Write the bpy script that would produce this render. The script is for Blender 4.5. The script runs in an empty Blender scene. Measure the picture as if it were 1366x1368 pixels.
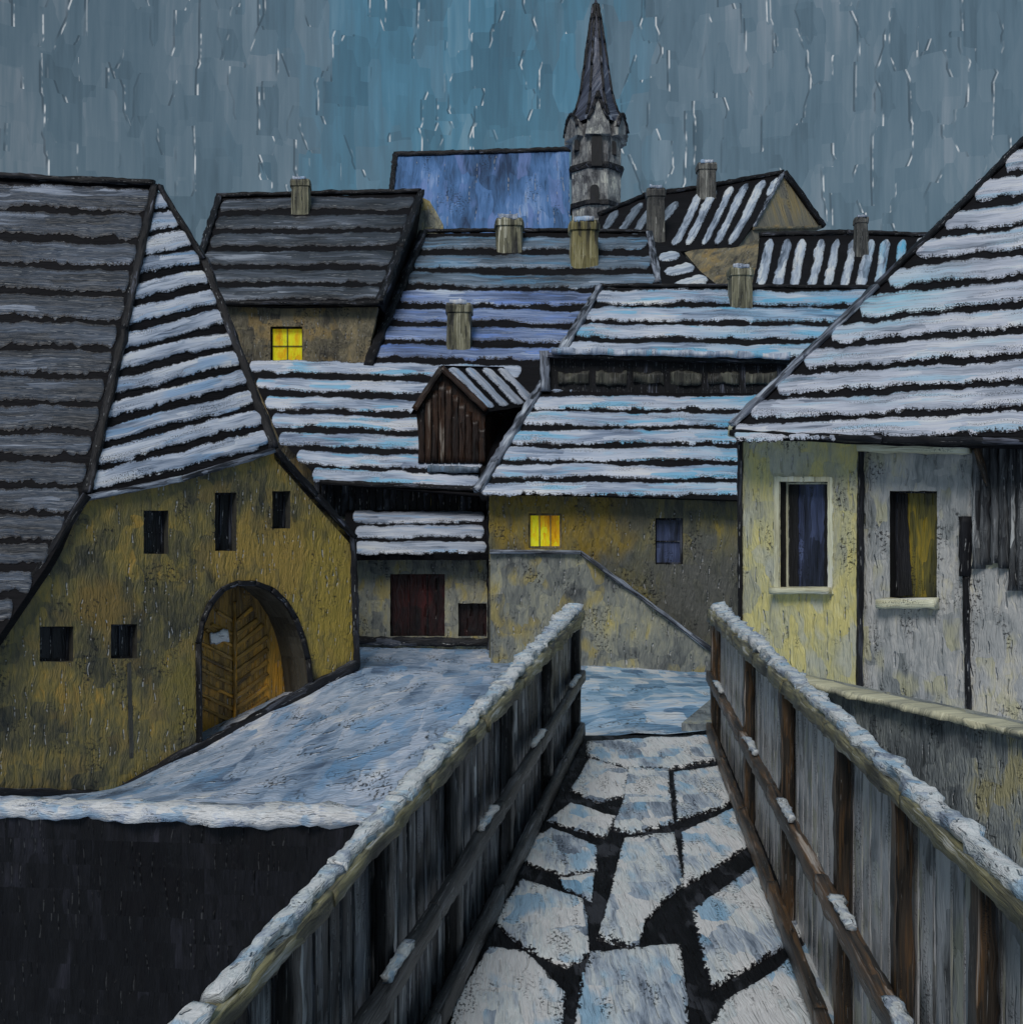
import bpy, math, random
from mathutils import Vector, noise
from mathutils.geometry import tessellate_polygon
random.seed(7)
scene = bpy.context.scene
COL = scene.collection
EYE = 6.0            # height of the eye above datum
F, CX, HY = 1500.0, 683.0, 750.0   # focal length, centre column and horizon row, in photograph pixels

# ---------------------------------------------------------------- survey helpers
def P(px, py, d):
    return Vector(((px - CX) * d / F, d, EYE + (HY - py) * d / F))

class Plane:
    """a real plane in the place, fixed by three surveyed points (px, py, distance)"""
    def __init__(s, a, b, c):
        pa, pb, pc = P(*a), P(*b), P(*c)
        n = (pb - pa).cross(pc - pa).normalized()
        cam = Vector((0, 0, EYE))
        if n.dot(cam - pa) < 0: n = -n
        s.p, s.n, s.cam = pa, n, cam
    def pt(s, px, py, h=0.0):
        r = Vector(((px - CX) / F, 1.0, (HY - py) / F))
        t = (s.p - s.cam).dot(s.n) / r.dot(s.n)
        return s.cam + r * t + s.n * h

def flat(d):     # an upright plane square to the view
    return Plane((0, 0, d), (1000, 0, d), (0, 1000, d))

def N1(*a):
    a = list(a) + [0, 0, 0]
    return noise.noise(Vector(a[:3]))

def refine(poly, step=9.0, amp=1.2, seed=0.0):
    out = []
    n = len(poly)
    for i in range(n):
        a, b = poly[i], poly[(i + 1) % n]
        L = math.hypot(b[0] - a[0], b[1] - a[1]); k = max(1, int(L / step))
        for j in range(k):
            t = j / k
            x = a[0] + (b[0] - a[0]) * t; y = a[1] + (b[1] - a[1]) * t
            out.append((x + amp * N1(x * .11, y * .11, seed + 3), y + amp * N1(x * .11, y * .11, seed + 9)))
    return out

def inside(p, poly):
    x, y = p; r = False; n = len(poly); j = n - 1
    for i in range(n):
        xi, yi = poly[i]; xj, yj = poly[j]
        if (yi > y) != (yj > y) and x < (xj - xi) * (y - yi) / (yj - yi) + xi: r = not r
        j = i
    return r

def lerp(a, b, t): return (a[0] + (b[0] - a[0]) * t, a[1] + (b[1] - a[1]) * t)

# ---------------------------------------------------------------- mesh collecting
class MB:
    def __init__(s): s.v = []; s.f = []; s.uv = []; s.mi = []; s.sm = []; s.tint = []; s.edge = []
    def add(s, verts, faces, mi=0, uvs=None, smooth=False, tint=None, edge=None):
        b = len(s.v); s.v += [Vector(v) for v in verts]
        s.edge += list(edge) if edge else [0.0] * len(verts)
        s.tint += list(tint) if tint else [0.0] * len(verts)
        for f in faces:
            s.f.append([b + i for i in f]); s.mi.append(mi); s.sm.append(smooth)
            s.uv.append([uvs[i] for i in f] if uvs else None)
    def prism(s, poly, off, holes=(), mi=0, hmi=1, bmi=None):
        loops = [list(poly)] + [list(h) for h in holes]
        tris = tessellate_polygon(loops)
        front = [v for l in loops for v in l]; n = len(front)
        ref = (Vector(front[tris[0][1]]) - front[tris[0][0]]).cross(Vector(front[tris[0][2]]) - front[tris[0][0]])
        s.add(front, tris, mi)
        s.add([v + off for v in front], [t[::-1] for t in tris], mi if bmi is None else bmi)
        for li, l in enumerate(loops):
            k = len(l)
            vs = list(l) + [v + off for v in l]
            s.add(vs, [(i, (i + 1) % k, (i + 1) % k + k, i + k) for i in range(k)], mi if li == 0 else hmi)
    def mirror(s, poly, yr, mi=0):
        """closed roof: the slope seen from the front and its mirror behind the ridge"""
        tris = tessellate_polygon([poly]); n = len(poly)
        back = [Vector((p.x, 2 * yr - p.y, p.z)) for p in poly]
        s.add(poly, tris, mi); s.add(back, [t[::-1] for t in tris], mi)
        s.add(list(poly) + back, [(i, (i + 1) % n, (i + 1) % n + n, i + n) for i in range(n)], mi)
    def box(s, lo, hi, mi=0):
        x0, y0, z0 = lo; x1, y1, z1 = hi
        v = [(x0,y0,z0),(x1,y0,z0),(x1,y1,z0),(x0,y1,z0),(x0,y0,z1),(x1,y0,z1),(x1,y1,z1),(x0,y1,z1)]
        s.add(v, [(3,2,1,0),(4,5,6,7),(0,1,5,4),(1,2,6,5),(2,3,7,6),(3,0,4,7)], mi)
    def beam(s, p0, p1, a0, a1=None, n=None, jit=.12, side=None, mi=0, freq=3.0, round_=.75, seed=None, smooth=True):
        """a hand-hewn beam: (width, height) at each end, rounded corners, uneven faces"""
        p0, p1 = Vector(p0), Vector(p1); a1 = a1 or a0
        d = (p1 - p0); L = d.length; d = d / L
        up = Vector((0, 0, 1)) if abs(d.z) < .9 else Vector((0, 1, 0))
        sx = Vector(side).normalized() if side is not None else d.cross(up).normalized()
        sx = (sx - d * sx.dot(d)).normalized(); sy = sx.cross(d).normalized()
        n = n or max(3, int(L / max(.6 * max(a0), .02))); n = min(n, 160)
        sd = random.random() * 50 if seed is None else seed
        ring = [(-1,-r) if k else (-r,-1) for k, r in ((0, round_),)] 
        r = round_
        ring = [(-r,-1),(r,-1),(1,-r),(1,r),(r,1),(-r,1),(-1,r),(-1,-r)]
        vs = []; uvs = []
        for i in range(n + 1):
            t = i / n; w = (a0[0] + (a1[0] - a0[0]) * t) / 2; h = (a0[1] + (a1[1] - a0[1]) * t) / 2
            c = p0 + d * (L * t)
            for k, (x, y) in enumerate(ring + ring[:1]):
                kk = k % 8
                q = 1 + jit * (1.5 * N1(t * L * freq, kk * 1.7, sd) + .8 * N1(t * L * freq * 3.3, kk * 2.3, sd + 7))
                vs.append(c + sx * (x * w * q) + sy * (y * h * q)); uvs.append((k * (w + h) * .5 + sd, t * L + sd))
        fs = [(i * 9 + k, i * 9 + k + 1, i * 9 + 10 + k, i * 9 + 9 + k) for i in range(n) for k in range(8)]
        fs.append(tuple(range(7, -1, -1))); fs.append(tuple(n * 9 + k for k in range(8)))
        s.add(vs, fs, mi, uvs, smooth)
    def build(s, name, mats, parent=None, kind=None):
        org = ORG.get(parent, Vector((0, 0, 0)))
        me = bpy.data.meshes.new(name)
        me.from_pydata([v - org for v in s.v], [], s.f)
        for m in (mats if isinstance(mats, (list, tuple)) else [mats]): me.materials.append(m)
        uv = me.uv_layers.new(name='UV')
        for p in me.polygons:
            p.material_index = min(s.mi[p.index], len(me.materials) - 1); p.use_smooth = s.sm[p.index]
            u = s.uv[p.index]
            if u:
                for li, q in zip(p.loop_indices, u): uv.data[li].uv = q
            else:
                n = p.normal
                h = Vector((-n.y, n.x, 0)) if abs(n.z) < .95 else Vector((1, 0, 0))
                h.normalize()
                if h.x < 0: h = -h
                w = n.cross(h)
                if w.z < 0 or (abs(n.z) >= .95 and w.y < 0): w = -w
                for li in p.loop_indices:
                    c = me.vertices[me.loops[li].vertex_index].co + org
                    uv.data[li].uv = (c.dot(h), c.dot(w))
        if any(s.tint):
            at = me.attributes.new('tint', 'FLOAT', 'POINT')
            at.data.foreach_set('value', s.tint)
        if any(s.edge):
            at = me.attributes.new('edge', 'FLOAT', 'POINT')
            at.data.foreach_set('value', s.edge)
        o = bpy.data.objects.new(name, me); COL.objects.link(o)
        if parent: o.parent = parent
        ORG[o] = org
        if kind: o['kind'] = kind
        return o
ORG = {None: Vector((0, 0, 0))}

def thing(name, label, cat, loc, group=None):
    o = bpy.data.objects.new(name, None); COL.objects.link(o)
    o.location = loc; o.empty_display_size = .3
    o['label'] = label; o['category'] = cat
    if group: o['group'] = group
    ORG[o] = Vector(loc)
    return o
def tag(o, label, cat, group=None):
    o['label'] = label; o['category'] = cat
    if group: o['group'] = group
    return o

# ---------------------------------------------------------------- materials
def lin(c):
    return tuple(((x / 255) / 12.92 if x / 255 <= .04045 else ((x / 255 + .055) / 1.055) ** 2.4) for x in c)
ILL = .50            # how much of a surface's colour reaches the eye in this light
def alb(c, g=1.0):
    return tuple(min(.92, x * g / ILL) for x in lin(c)) + (1,)

class NT:
    def __init__(s, tree): s.t = tree; s.n = tree.nodes; s.l = tree.links
    def new(s, typ, **kw):
        n = s.n.new(typ)
        for k, v in kw.items(): setattr(n, k, v)
        return n
    def link(s, a, b): s.l.new(a, b)
    def put(s, sock, v):
        if hasattr(v, 'is_linked') or isinstance(v, bpy.types.NodeSocket): s.l.new(v, sock)
        else: sock.default_value = v
    def math(s, op, a, b=None, c=None, clamp=False):
        n = s.new('ShaderNodeMath', operation=op); n.use_clamp = clamp
        for i, v in enumerate((a, b, c)):
            if v is not None: s.put(n.inputs[i], v)
        return n.outputs[0]
    def vmath(s, op, a, b=None, sc=None):
        n = s.new('ShaderNodeVectorMath', operation=op)
        s.put(n.inputs[0], a)
        if b is not None: s.put(n.inputs[1], b)
        if sc is not None: s.put(n.inputs['Scale'], sc)
        return n.outputs[0]
    def noise(s, vec, scale=1, detail=3, rough=.55, dim='3D'):
        n = s.new('ShaderNodeTexNoise'); s.put(n.inputs['Vector'], vec)
        n.inputs['Scale'].default_value = scale; n.inputs['Detail'].default_value = detail; n.inputs['Roughness'].default_value = rough
        return n
    def vor(s, vec, scale=1, feature='F1', rnd=1.0, metric='EUCLIDEAN'):
        n = s.new('ShaderNodeTexVoronoi', feature=feature, distance=metric); s.put(n.inputs['Vector'], vec)
        n.inputs['Scale'].default_value = scale; n.inputs['Randomness'].default_value = rnd
        return n
    def rng(s, v, a, b, c=0., d=1., smooth=True):
        n = s.new('ShaderNodeMapRange'); n.clamp = True
        if smooth: n.interpolation_type = 'SMOOTHSTEP'
        s.put(n.inputs[0], v)
        for i, x in enumerate((a, b, c, d)): s.put(n.inputs[i + 1], x)
        return n.outputs[0]
    def ramp(s, v, stops):
        n = s.new('ShaderNodeValToRGB'); e = n.color_ramp.elements
        stops = sorted(stops, key=lambda q: q[0])
        while len(e) < len(stops): e.new(.5)
        for q, (p, c) in zip(e, stops): q.position = p; q.color = c
        s.put(n.inputs[0], v); return n.outputs[0]
    def mix(s, f, a, b, mode='MIX'):
        n = s.new('ShaderNodeMix', data_type='RGBA', blend_type=mode)
        s.put(n.inputs[0], f); s.put(n.inputs[6], a); s.put(n.inputs[7], b); return n.outputs[2]
    def scale(s, vec, x, y):
        return s.vmath('MULTIPLY', vec, (x, y, 1))
    def strokes(s, vec, w, l, seed, thick=.05):
        """thin raised ridge down the middle of some dabs: 1 on the ridge"""
        v = s.vmath('ADD', s.scale(vec, 1 / w, 1 / l), (seed, seed * 1.7, 0))
        vo = s.vor(v); d = s.vmath('SUBTRACT', v, vo.outputs['Position'])
        sep = s.new('ShaderNodeSeparateXYZ'); s.link(d, sep.inputs[0])
        ax = s.math('ABSOLUTE', sep.outputs[0]); ay = s.math('ABSOLUTE', sep.outputs[1])
        c = s.new('ShaderNodeSeparateColor'); s.link(vo.outputs['Color'], c.inputs[0])
        a = s.rng(ax, 0, thick, 1, 0); b = s.rng(ay, .28, .42, 1, 0); k = s.rng(c.outputs[1], .45, .6)
        return s.math('MULTIPLY', s.math('MULTIPLY', a, b), k)

MATS = {}
def paint(name, stops, w=.10, l=.6, rough=.42, bump=.5, speck=.35, emit=0., tint=None, horizontal=False, glint=.6, shift=0., dabw=None, spec=.5, fade=False, highlight=0., patches=(), contrast=1.0, dabk=.20, accent=None, highlightc=(205, 203, 192)):
    """plaster, snow, timber or stone laid on thickly: strokes w wide and l long (metres)"""
    if name in MATS: return MATS[name]
    m = bpy.data.materials.new(name); m.use_nodes = True
    T = NT(m.node_tree); T.n.clear()
    out = T.new('ShaderNodeOutputMaterial'); b = T.new('ShaderNodeBsdfPrincipled')
    T.link(b.outputs[0], out.inputs[0])
    uv = T.new('ShaderNodeUVMap'); uv.uv_map = 'UV'
    vec = uv.outputs[0]
    if horizontal:
        sp = T.new('ShaderNodeSeparateXYZ'); T.link(vec, sp.inputs[0]); cb = T.new('ShaderNodeCombineXYZ')
        T.link(sp.outputs[1], cb.inputs[0]); T.link(sp.outputs[0], cb.inputs[1]); vec = cb.outputs[0]
    warp = T.noise(T.scale(vec, .8 / w, 1.4 / l), 1, 1)
    wv = T.vmath('SCALE', T.vmath('SUBTRACT', warp.outputs['Color'], (.5, .5, .5)), sc=1.0)
    wv = T.vmath('MULTIPLY', wv, (w * .7, l * .45, 0))
    pv = T.vmath('ADD', vec, wv)
    streak = T.noise(T.scale(pv, 1.1 / w, .7 / l), 1, 3, .66).outputs[0]
    fine = T.noise(T.scale(pv, 5 / w, 1.6 / l), 1, 2, .6).outputs[0]
    big = T.noise(T.scale(vec, .12 / w, .35 / l), 1, 2, .5).outputs[0]
    dv = T.scale(pv, .55 / (dabw or w), .8 / l)
    vo = T.vor(dv, metric='CHEBYCHEV'); cc = T.new('ShaderNodeSeparateColor'); T.link(vo.outputs['Color'], cc.inputs[0])
    # colour: dabs + streaks + broad drift
    f = T.math('ADD', T.math('MULTIPLY', streak, .55), T.math('MULTIPLY', cc.outputs[0], dabk))
    f = T.math('ADD', f, T.math('MULTIPLY', big, .68))
    f = T.math('ADD', f, T.math('MULTIPLY', fine, .22))
    mid_ = .72 + dabk / 2 + shift
    f = T.rng(f, mid_ - .235 / contrast, mid_ + .235 / contrast, 0, 1, False)
    col = T.ramp(f, stops)
    if accent:                             # touches of another hue, dab by dab
        ac, amt = accent
        an = T.noise(T.vmath('ADD', T.scale(vec, .22 / w, .5 / l), (9.1, 4.3, 0)), 1, 2, .6).outputs[0]
        k = T.rng(T.math('ADD', T.math('MULTIPLY', an, .7), T.math('ADD', T.math('MULTIPLY', cc.outputs[2], .22), T.math('MULTIPLY', streak, .25))), .62, .74)
        col = T.mix(T.math('MULTIPLY', k, amt), col, alb(ac))
    for (pu, pv_, pr, pc) in patches:      # worn or newer plaster with a ragged outline
        dn = T.vmath('ADD', vec, T.vmath('SCALE', T.vmath('SUBTRACT', T.noise(T.scale(vec, .35 / w, .35 / l), 1, 2).outputs['Color'], (.5, .5, .5)), sc=pr * 1.6))
        ln = T.new('ShaderNodeVectorMath', operation='DISTANCE'); T.link(dn, ln.inputs[0]); ln.inputs[1].default_value = (pu, pv_, 0)
        sx = T.math('MULTIPLY', T.rng(ln.outputs['Value'], pr * .55, pr * 1.15, 1, 0), T.rng(T.math('ADD', streak, T.math('MULTIPLY', cc.outputs[1], .3)), .42, .72, .35, 1))
        col = T.mix(sx, col, alb(pc))
    if tint:
        at = T.new('ShaderNodeAttribute'); at.attribute_name = 'tint'
        k = T.math('MULTIPLY', at.outputs['Fac'], T.rng(streak, .3, .6))
        col = T.mix(k, col, tint)
    if speck:
        weave = T.noise(T.scale(vec, 3.2 / w, 3.2 / w), 1, 2, .7).outputs[0]
        patch = T.noise(T.scale(vec, .35 / w, .5 / l), 1, 3, .6).outputs[0]
        k = T.math('MULTIPLY', T.rng(weave, .5, .62), T.rng(patch, .60 - .12 * speck, .72 - .12 * speck))
        col = T.mix(T.math('MULTIPLY', k, .9), col, (.012, .012, .014, 1))
    if glint:
        ridge = T.strokes(pv, w * 1.5, l * .7, 3.1, .07)
        if highlight:  # pale highlights painted into the base colour along the stroke ridges
            dots = T.noise(T.scale(vec, .5 / w, 7 / l), 1, 1).outputs[0]
            col = T.mix(T.math('MULTIPLY', T.math('MULTIPLY', ridge, T.rng(dots, .42, .6)), highlight), col, alb(highlightc))
    if fade:
        at = T.new('ShaderNodeAttribute'); at.attribute_name = 'edge'
        wv2 = T.noise(T.scale(vec, 2.6 / w, 2.2 / w), 1, 2, .7).outputs[0]
        e = T.math('ADD', at.outputs['Fac'], T.math('MULTIPLY', T.math('SUBTRACT', T.math('ADD', T.math('MULTIPLY', wv2, .6), T.math('MULTIPLY', streak, .45)), .52), 1.9))
        col = T.mix(T.rng(e, .84, .96), col, (.012, .011, .014, 1))
    T.link(col, b.inputs['Base Color'])
    b.inputs['Roughness'].default_value = rough
    b.inputs['Specular IOR Level'].default_value = spec
    h = T.math('ADD', T.math('MULTIPLY', streak, .7), T.math('MULTIPLY', fine, .35))
    h = T.math('ADD', h, T.math('MULTIPLY', cc.outputs[0], .28))
    if glint:
        h = T.math('ADD', h, T.math('MULTIPLY', ridge, glint))
    bp = T.new('ShaderNodeBump'); bp.inputs['Strength'].default_value = min(1, bump); bp.inputs['Distance'].default_value = w * .8
    T.link(h, bp.inputs['Height']); T.link(bp.outputs[0], b.inputs['Normal'])
    if emit:
        T.link(col, b.inputs['Emission Color']); b.inputs['Emission Strength'].default_value = emit
    MATS[name] = m
    return m

def S(*cols, g=1.0):
    """evenly spaced colour stops from colours read off the photograph"""
    n = len(cols)
    return [(i / max(1, n - 1), alb(c, g)) for i, c in enumerate(cols)]

BLACK = S((7, 7, 9), (11, 10, 13), (16, 16, 19))
tile_far   = paint('black_tiles', BLACK, .12, .8, .75, .5, 0, horizontal=True, glint=.3, spec=.2)
board_dark = paint('tarred_boards', S((8,8,10), (14,14,17), (26,27,31), (70,74,84)), .06, .7, .55, .7, .3, spec=.3, highlight=.75)
edge_dark  = paint('dark_verge', S((8,8,10), (13,13,16), (22,23,27), (96,100,114)), .05, .5, .55, .7, .4, shift=.06, spec=.3, highlight=.6)
edge_light = paint('snowy_verge', S((12,12,15), (34,36,42), (112,118,130), (168,174,186)), .05, .5, .45, .7, .8)
def snow(name, cols, w, l, tint=None, speck=.5, bump=.7, g=1.0, shift=0, accent=None):
    return paint(name, S(*cols, g=g), w, l, .42, bump, speck, horizontal=True, tint=alb(tint) if tint else None, glint=.35, shift=shift, fade=True, accent=accent, highlight=.7, highlightc=(226, 226, 228))
snow_white  = snow('roof_snow', [(64,74,92), (116,126,142), (150,157,170), (168,172,182), (192,193,198)], .08, .9, speck=.8, accent=((112, 142, 172), .7))
snow_white2 = snow('roof_snow_far', [(66,78,98), (112,124,144), (146,155,170), (164,169,180), (186,188,194)], .10, 1.1, tint=(60,138,172), speck=.8, accent=((84, 150, 184), .75))
snow_right  = snow('roof_snow_near', [(84,90,104), (130,136,148), (156,160,172), (172,174,184), (192,192,198)], .07, .9, tint=(120,164,184), speck=.8, accent=((126, 160, 184), .6))
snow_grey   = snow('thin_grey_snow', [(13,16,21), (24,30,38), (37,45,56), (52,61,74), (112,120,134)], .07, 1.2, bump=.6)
snow_dkgrey = snow('slushy_grey_snow', [(18,20,24), (32,36,42), (48,53,60), (66,72,82), (120,126,136)], .10, 1.3, bump=.6)
snow_slate  = snow('slate_blue_snow', [(30,36,44), (54,66,78), (76,90,104), (94,108,124), (146,156,168)], .11, 1.4, speck=.7, accent=((74, 116, 146), .6))
snow_blue   = snow('blue_snow', [(44,54,74), (66,80,110), (88,104,138), (118,132,160), (162,170,188)], .11, 1.4, speck=.7, accent=((90, 118, 176), .7))
snow_strip  = snow('windblown_snow', [(60,68,80), (104,114,128), (140,150,164), (170,176,188), (190,194,204)], .16, 1.3, tint=(80,150,186))
snow_strip_dk = snow('thin_windblown_snow', [(46,52,60), (72,80,90), (98,108,120), (128,138,150), (160,166,176)], .2, 1.6)

FL = Plane((0, 900, 20), (470, 900, 25), (0, 400, 20))      # front of the gate house
def uv_on(pl, px, py, r, c):
    p = pl.pt(px, py); n = pl.n; h = Vector((-n.y, n.x, 0)).normalized()
    if h.x < 0: h = -h
    return (p.dot(h), p.z, r, c)
def uvp(*a): return uv_on(FL, *a)
def uvq(*a): return uv_on(flat(28.0), *a)
ochre  = paint('ochre_plaster', S((40,40,34), (58,56,43), (76,71,49), (93,85,52), (114,99,52), (138,110,50)), .20, 0.45, .42, .7, .6, highlight=.7, patches=[uvp(430, 770, 1.5, (128,110,50)), uvp(350, 745, 1.3, (128,106,52)), uvp(455, 850, 1.2, (128,110,48)), uvp(260, 930, .8, (98,88,44)), uvp(140, 810, .7, (104,86,46))], accent=((112, 94, 52), .5))
olive  = paint('olive_plaster', S((40,41,40), (58,59,54), (80,79,64), (98,92,62), (128,112,50)), .22, 0.5, .42, .7, .6, highlight=.75, patches=[uvq(690, 690, 1.1, (116,98,38)), uvq(790, 695, 1.2, (112,94,36)), uvq(930, 790, 1.6, (74,74,70)), uvq(845, 690, .6, (72,70,58))], accent=((74, 76, 74), .7))
greyol = paint('grey_plaster', S((58,60,60), (84,86,84), (106,107,100), (124,122,106), (142,134,94)), .22, 0.5, .42, .7, .7, highlight=.75, accent=((136, 120, 58), .6))
taupe  = paint('taupe_plaster', S((40,38,34), (66,61,50), (88,82,66), (108,98,76), (130,114,80)), .22, 0.45, .45, .6, .9, highlight=.6, accent=((128, 106, 62), .6))
lemon  = paint('pale_yellow_plaster', S((118,120,110), (140,139,118), (158,154,116), (172,162,104), (182,174,128)), .16, 0.42, .40, .7, .5, highlight=.75, accent=((150, 152, 144), .7))
ashpl  = paint('ash_grey_plaster', S((78,82,82), (112,115,115), (136,137,136), (152,151,148), (164,159,142)), .16, 0.42, .40, .7, .8, highlight=.75, accent=((150, 146, 112), .6))
cream  = paint('cream_trim', S((120,116,92), (160,156,130), (186,182,158), (204,200,180)), .06, .6, .38, .6, .3)
stonew = paint('retaining_stone', S((54,57,58), (82,86,88), (104,108,108), (122,124,118), (134,128,98)), .12, 0.3, .45, .7, .8, highlight=.65)
coping = paint('pale_coping', S((96,95,84), (142,140,122), (172,168,142), (192,188,166)), .08, .7, .4, .6, .3, horizontal=True)
church_r = paint('blue_slate', S((34,48,72), (50,74,106), (62,92,132), (76,106,148), (116,136,168)), .7, 4.5, .42, .6, .5, highlight=.6, accent=((96, 112, 156), .6))
church_w = paint('grey_tower_stone', S((36,36,38), (66,66,68), (100,100,100), (134,134,130), (172,170,158)), .28, .8, .5, .9, .9, highlight=.7)
church_s = paint('slate_spire', S((26,28,34), (42,46,58), (58,63,78), (78,84,98), (150,156,168)), .35, 3.0, .42, .7, .4)
chim   = paint('chimney_plaster', S((18,18,17), (48,47,40), (88,86,70), (116,113,92), (176,174,158)), .07, 1.0, .42, .8, .5, highlight=.6)
chim_y = paint('yellowed_chimney', S((20,19,16), (58,54,36), (98,91,56), (124,117,82), (176,172,150)), .09, 1.2, .42, .8, .5, highlight=.6)
chim_g = paint('grey_chimney', S((16,16,17), (40,40,40), (66,65,62), (92,91,86), (166,165,158)), .12, 1.4, .42, .8, .4, highlight=.6)
black  = paint('soot_black', S((9,9,10), (14,14,16), (20,20,24)), .1, .5, .6, .5, 0, glint=0)
darkwall = paint('black_moat_wall', S((7,6,8), (10,10,12), (16,16,19), (26,26,31), (38,37,44)), .14, .6, .55, .6, .4, shift=.08, spec=.25, highlight=.08)
brownb = paint('brown_boards', S((14,10,9), (28,17,12), (40,25,16), (52,34,22), (130,124,116)), .10, 1.2, .42, .7, .3, shift=.06)
pane_d = paint('dark_glass', S((7,7,9), (12,12,15), (20,21,26), (44,48,58)), .10, .6, .3, .4, .3, shift=.05, highlight=.75)
pane_b = paint('blue_glass', S((14,15,20), (34,38,52), (58,66,92), (84,94,124)), .12, .7, .2, .3, .3)
pane_y = paint('lamplit_glass', S((150,96,8), (196,140,10), (214,178,20), (224,204,40)), .09, .4, .35, .5, .25, emit=.16)
pane_g = paint('dim_lit_glass', S((11,11,11), (32,32,24), (62,60,36), (92,85,38), (128,108,34)), .08, .6, .3, .6, .8, emit=.02)
jamb   = paint('dark_jamb', S((34,33,30), (52,51,46), (66,64,58)), .16, .7, .5, .5, .5)
gatew  = paint('amber_gate', S((56,44,26), (90,70,36), (118,92,46), (142,108,46), (188,130,44)), .12, .8, .35, .8, .5, highlight=.75, accent=((186, 128, 38), .6))
redw   = paint('oxblood_door', S((10,8,9), (20,10,10), (40,15,14), (62,20,18)), .3, .8, .4, .4, .3)
timber = paint('weathered_timber', S((14,14,15), (30,30,31), (48,48,49), (80,81,84), (156,158,164)), .014, .3, .42, .8, .4, shift=.05, highlight=.6)
timberb = paint('brown_timber', S((16,15,14), (34,30,26), (52,45,38), (84,62,40), (150,144,138)), .014, .3, .42, .8, .4, shift=.02, highlight=.6, accent=((116, 84, 46), .3))
rail_y = paint('lichened_rail', S((24,24,23), (54,53,45), (86,83,66), (116,111,80), (164,164,160)), .018, .2, .4, .8, .5)
board_g = paint('silvered_boards', S((60,61,62), (126,127,128), (168,168,170), (184,184,184), (196,196,196)), .024, .16, .42, .8, .7, highlight=.75, accent=((150, 150, 118), .5))
board_k = paint('blackened_boards', S((13,13,15), (30,31,34), (56,57,61), (104,106,110), (176,178,182)), .018, .25, .42, .9, .6, shift=.0, highlight=.8, accent=((120, 122, 130), .6))
snow_n = paint('trodden_snow', S((92,102,116), (140,150,162), (176,182,189), (194,195,195), (212,212,212)), .05, .16, .40, .8, .8, dabw=.11, fade=True, contrast=1.0, dabk=.36, glint=.2, accent=((104, 146, 174), .75))
snow_cap = paint('rail_snow', S((96,104,118), (140,148,160), (176,182,192), (200,204,210), (214,216,218)), .03, .07, .38, .9, .3, accent=((98, 140, 168), .6))
flag_m = paint('flag_bed', S((6,6,8), (10,10,12), (20,20,24)), .04, .2, .65, .8, 0, spec=.25, accent=((58, 60, 66), .5))
snow_g = paint('courtyard_snow', S((66,82,104), (98,116,138), (128,142,160), (152,160,174), (186,190,196)), .20, .40, .40, .9, .7, horizontal=True, dabw=.30, highlight=.6, dabk=.20, contrast=1.0, accent=((84, 122, 156), .7))
snow_p = paint('blue_path_snow', S((62,90,118), (88,120,146), (112,142,166), (142,162,180), (180,188,196)), .18, .4, .40, .8, .6, horizontal=True, dabw=.30, highlight=.3, dabk=.34, contrast=1.15, accent=((190, 194, 200), .7))
snow_w = paint('wall_snow', S((100,110,126), (146,154,168), (180,184,194), (198,200,206), (208,208,212)), .08, .2, .38, .8, .5, dabw=.14, accent=((90, 134, 166), .6))

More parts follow.
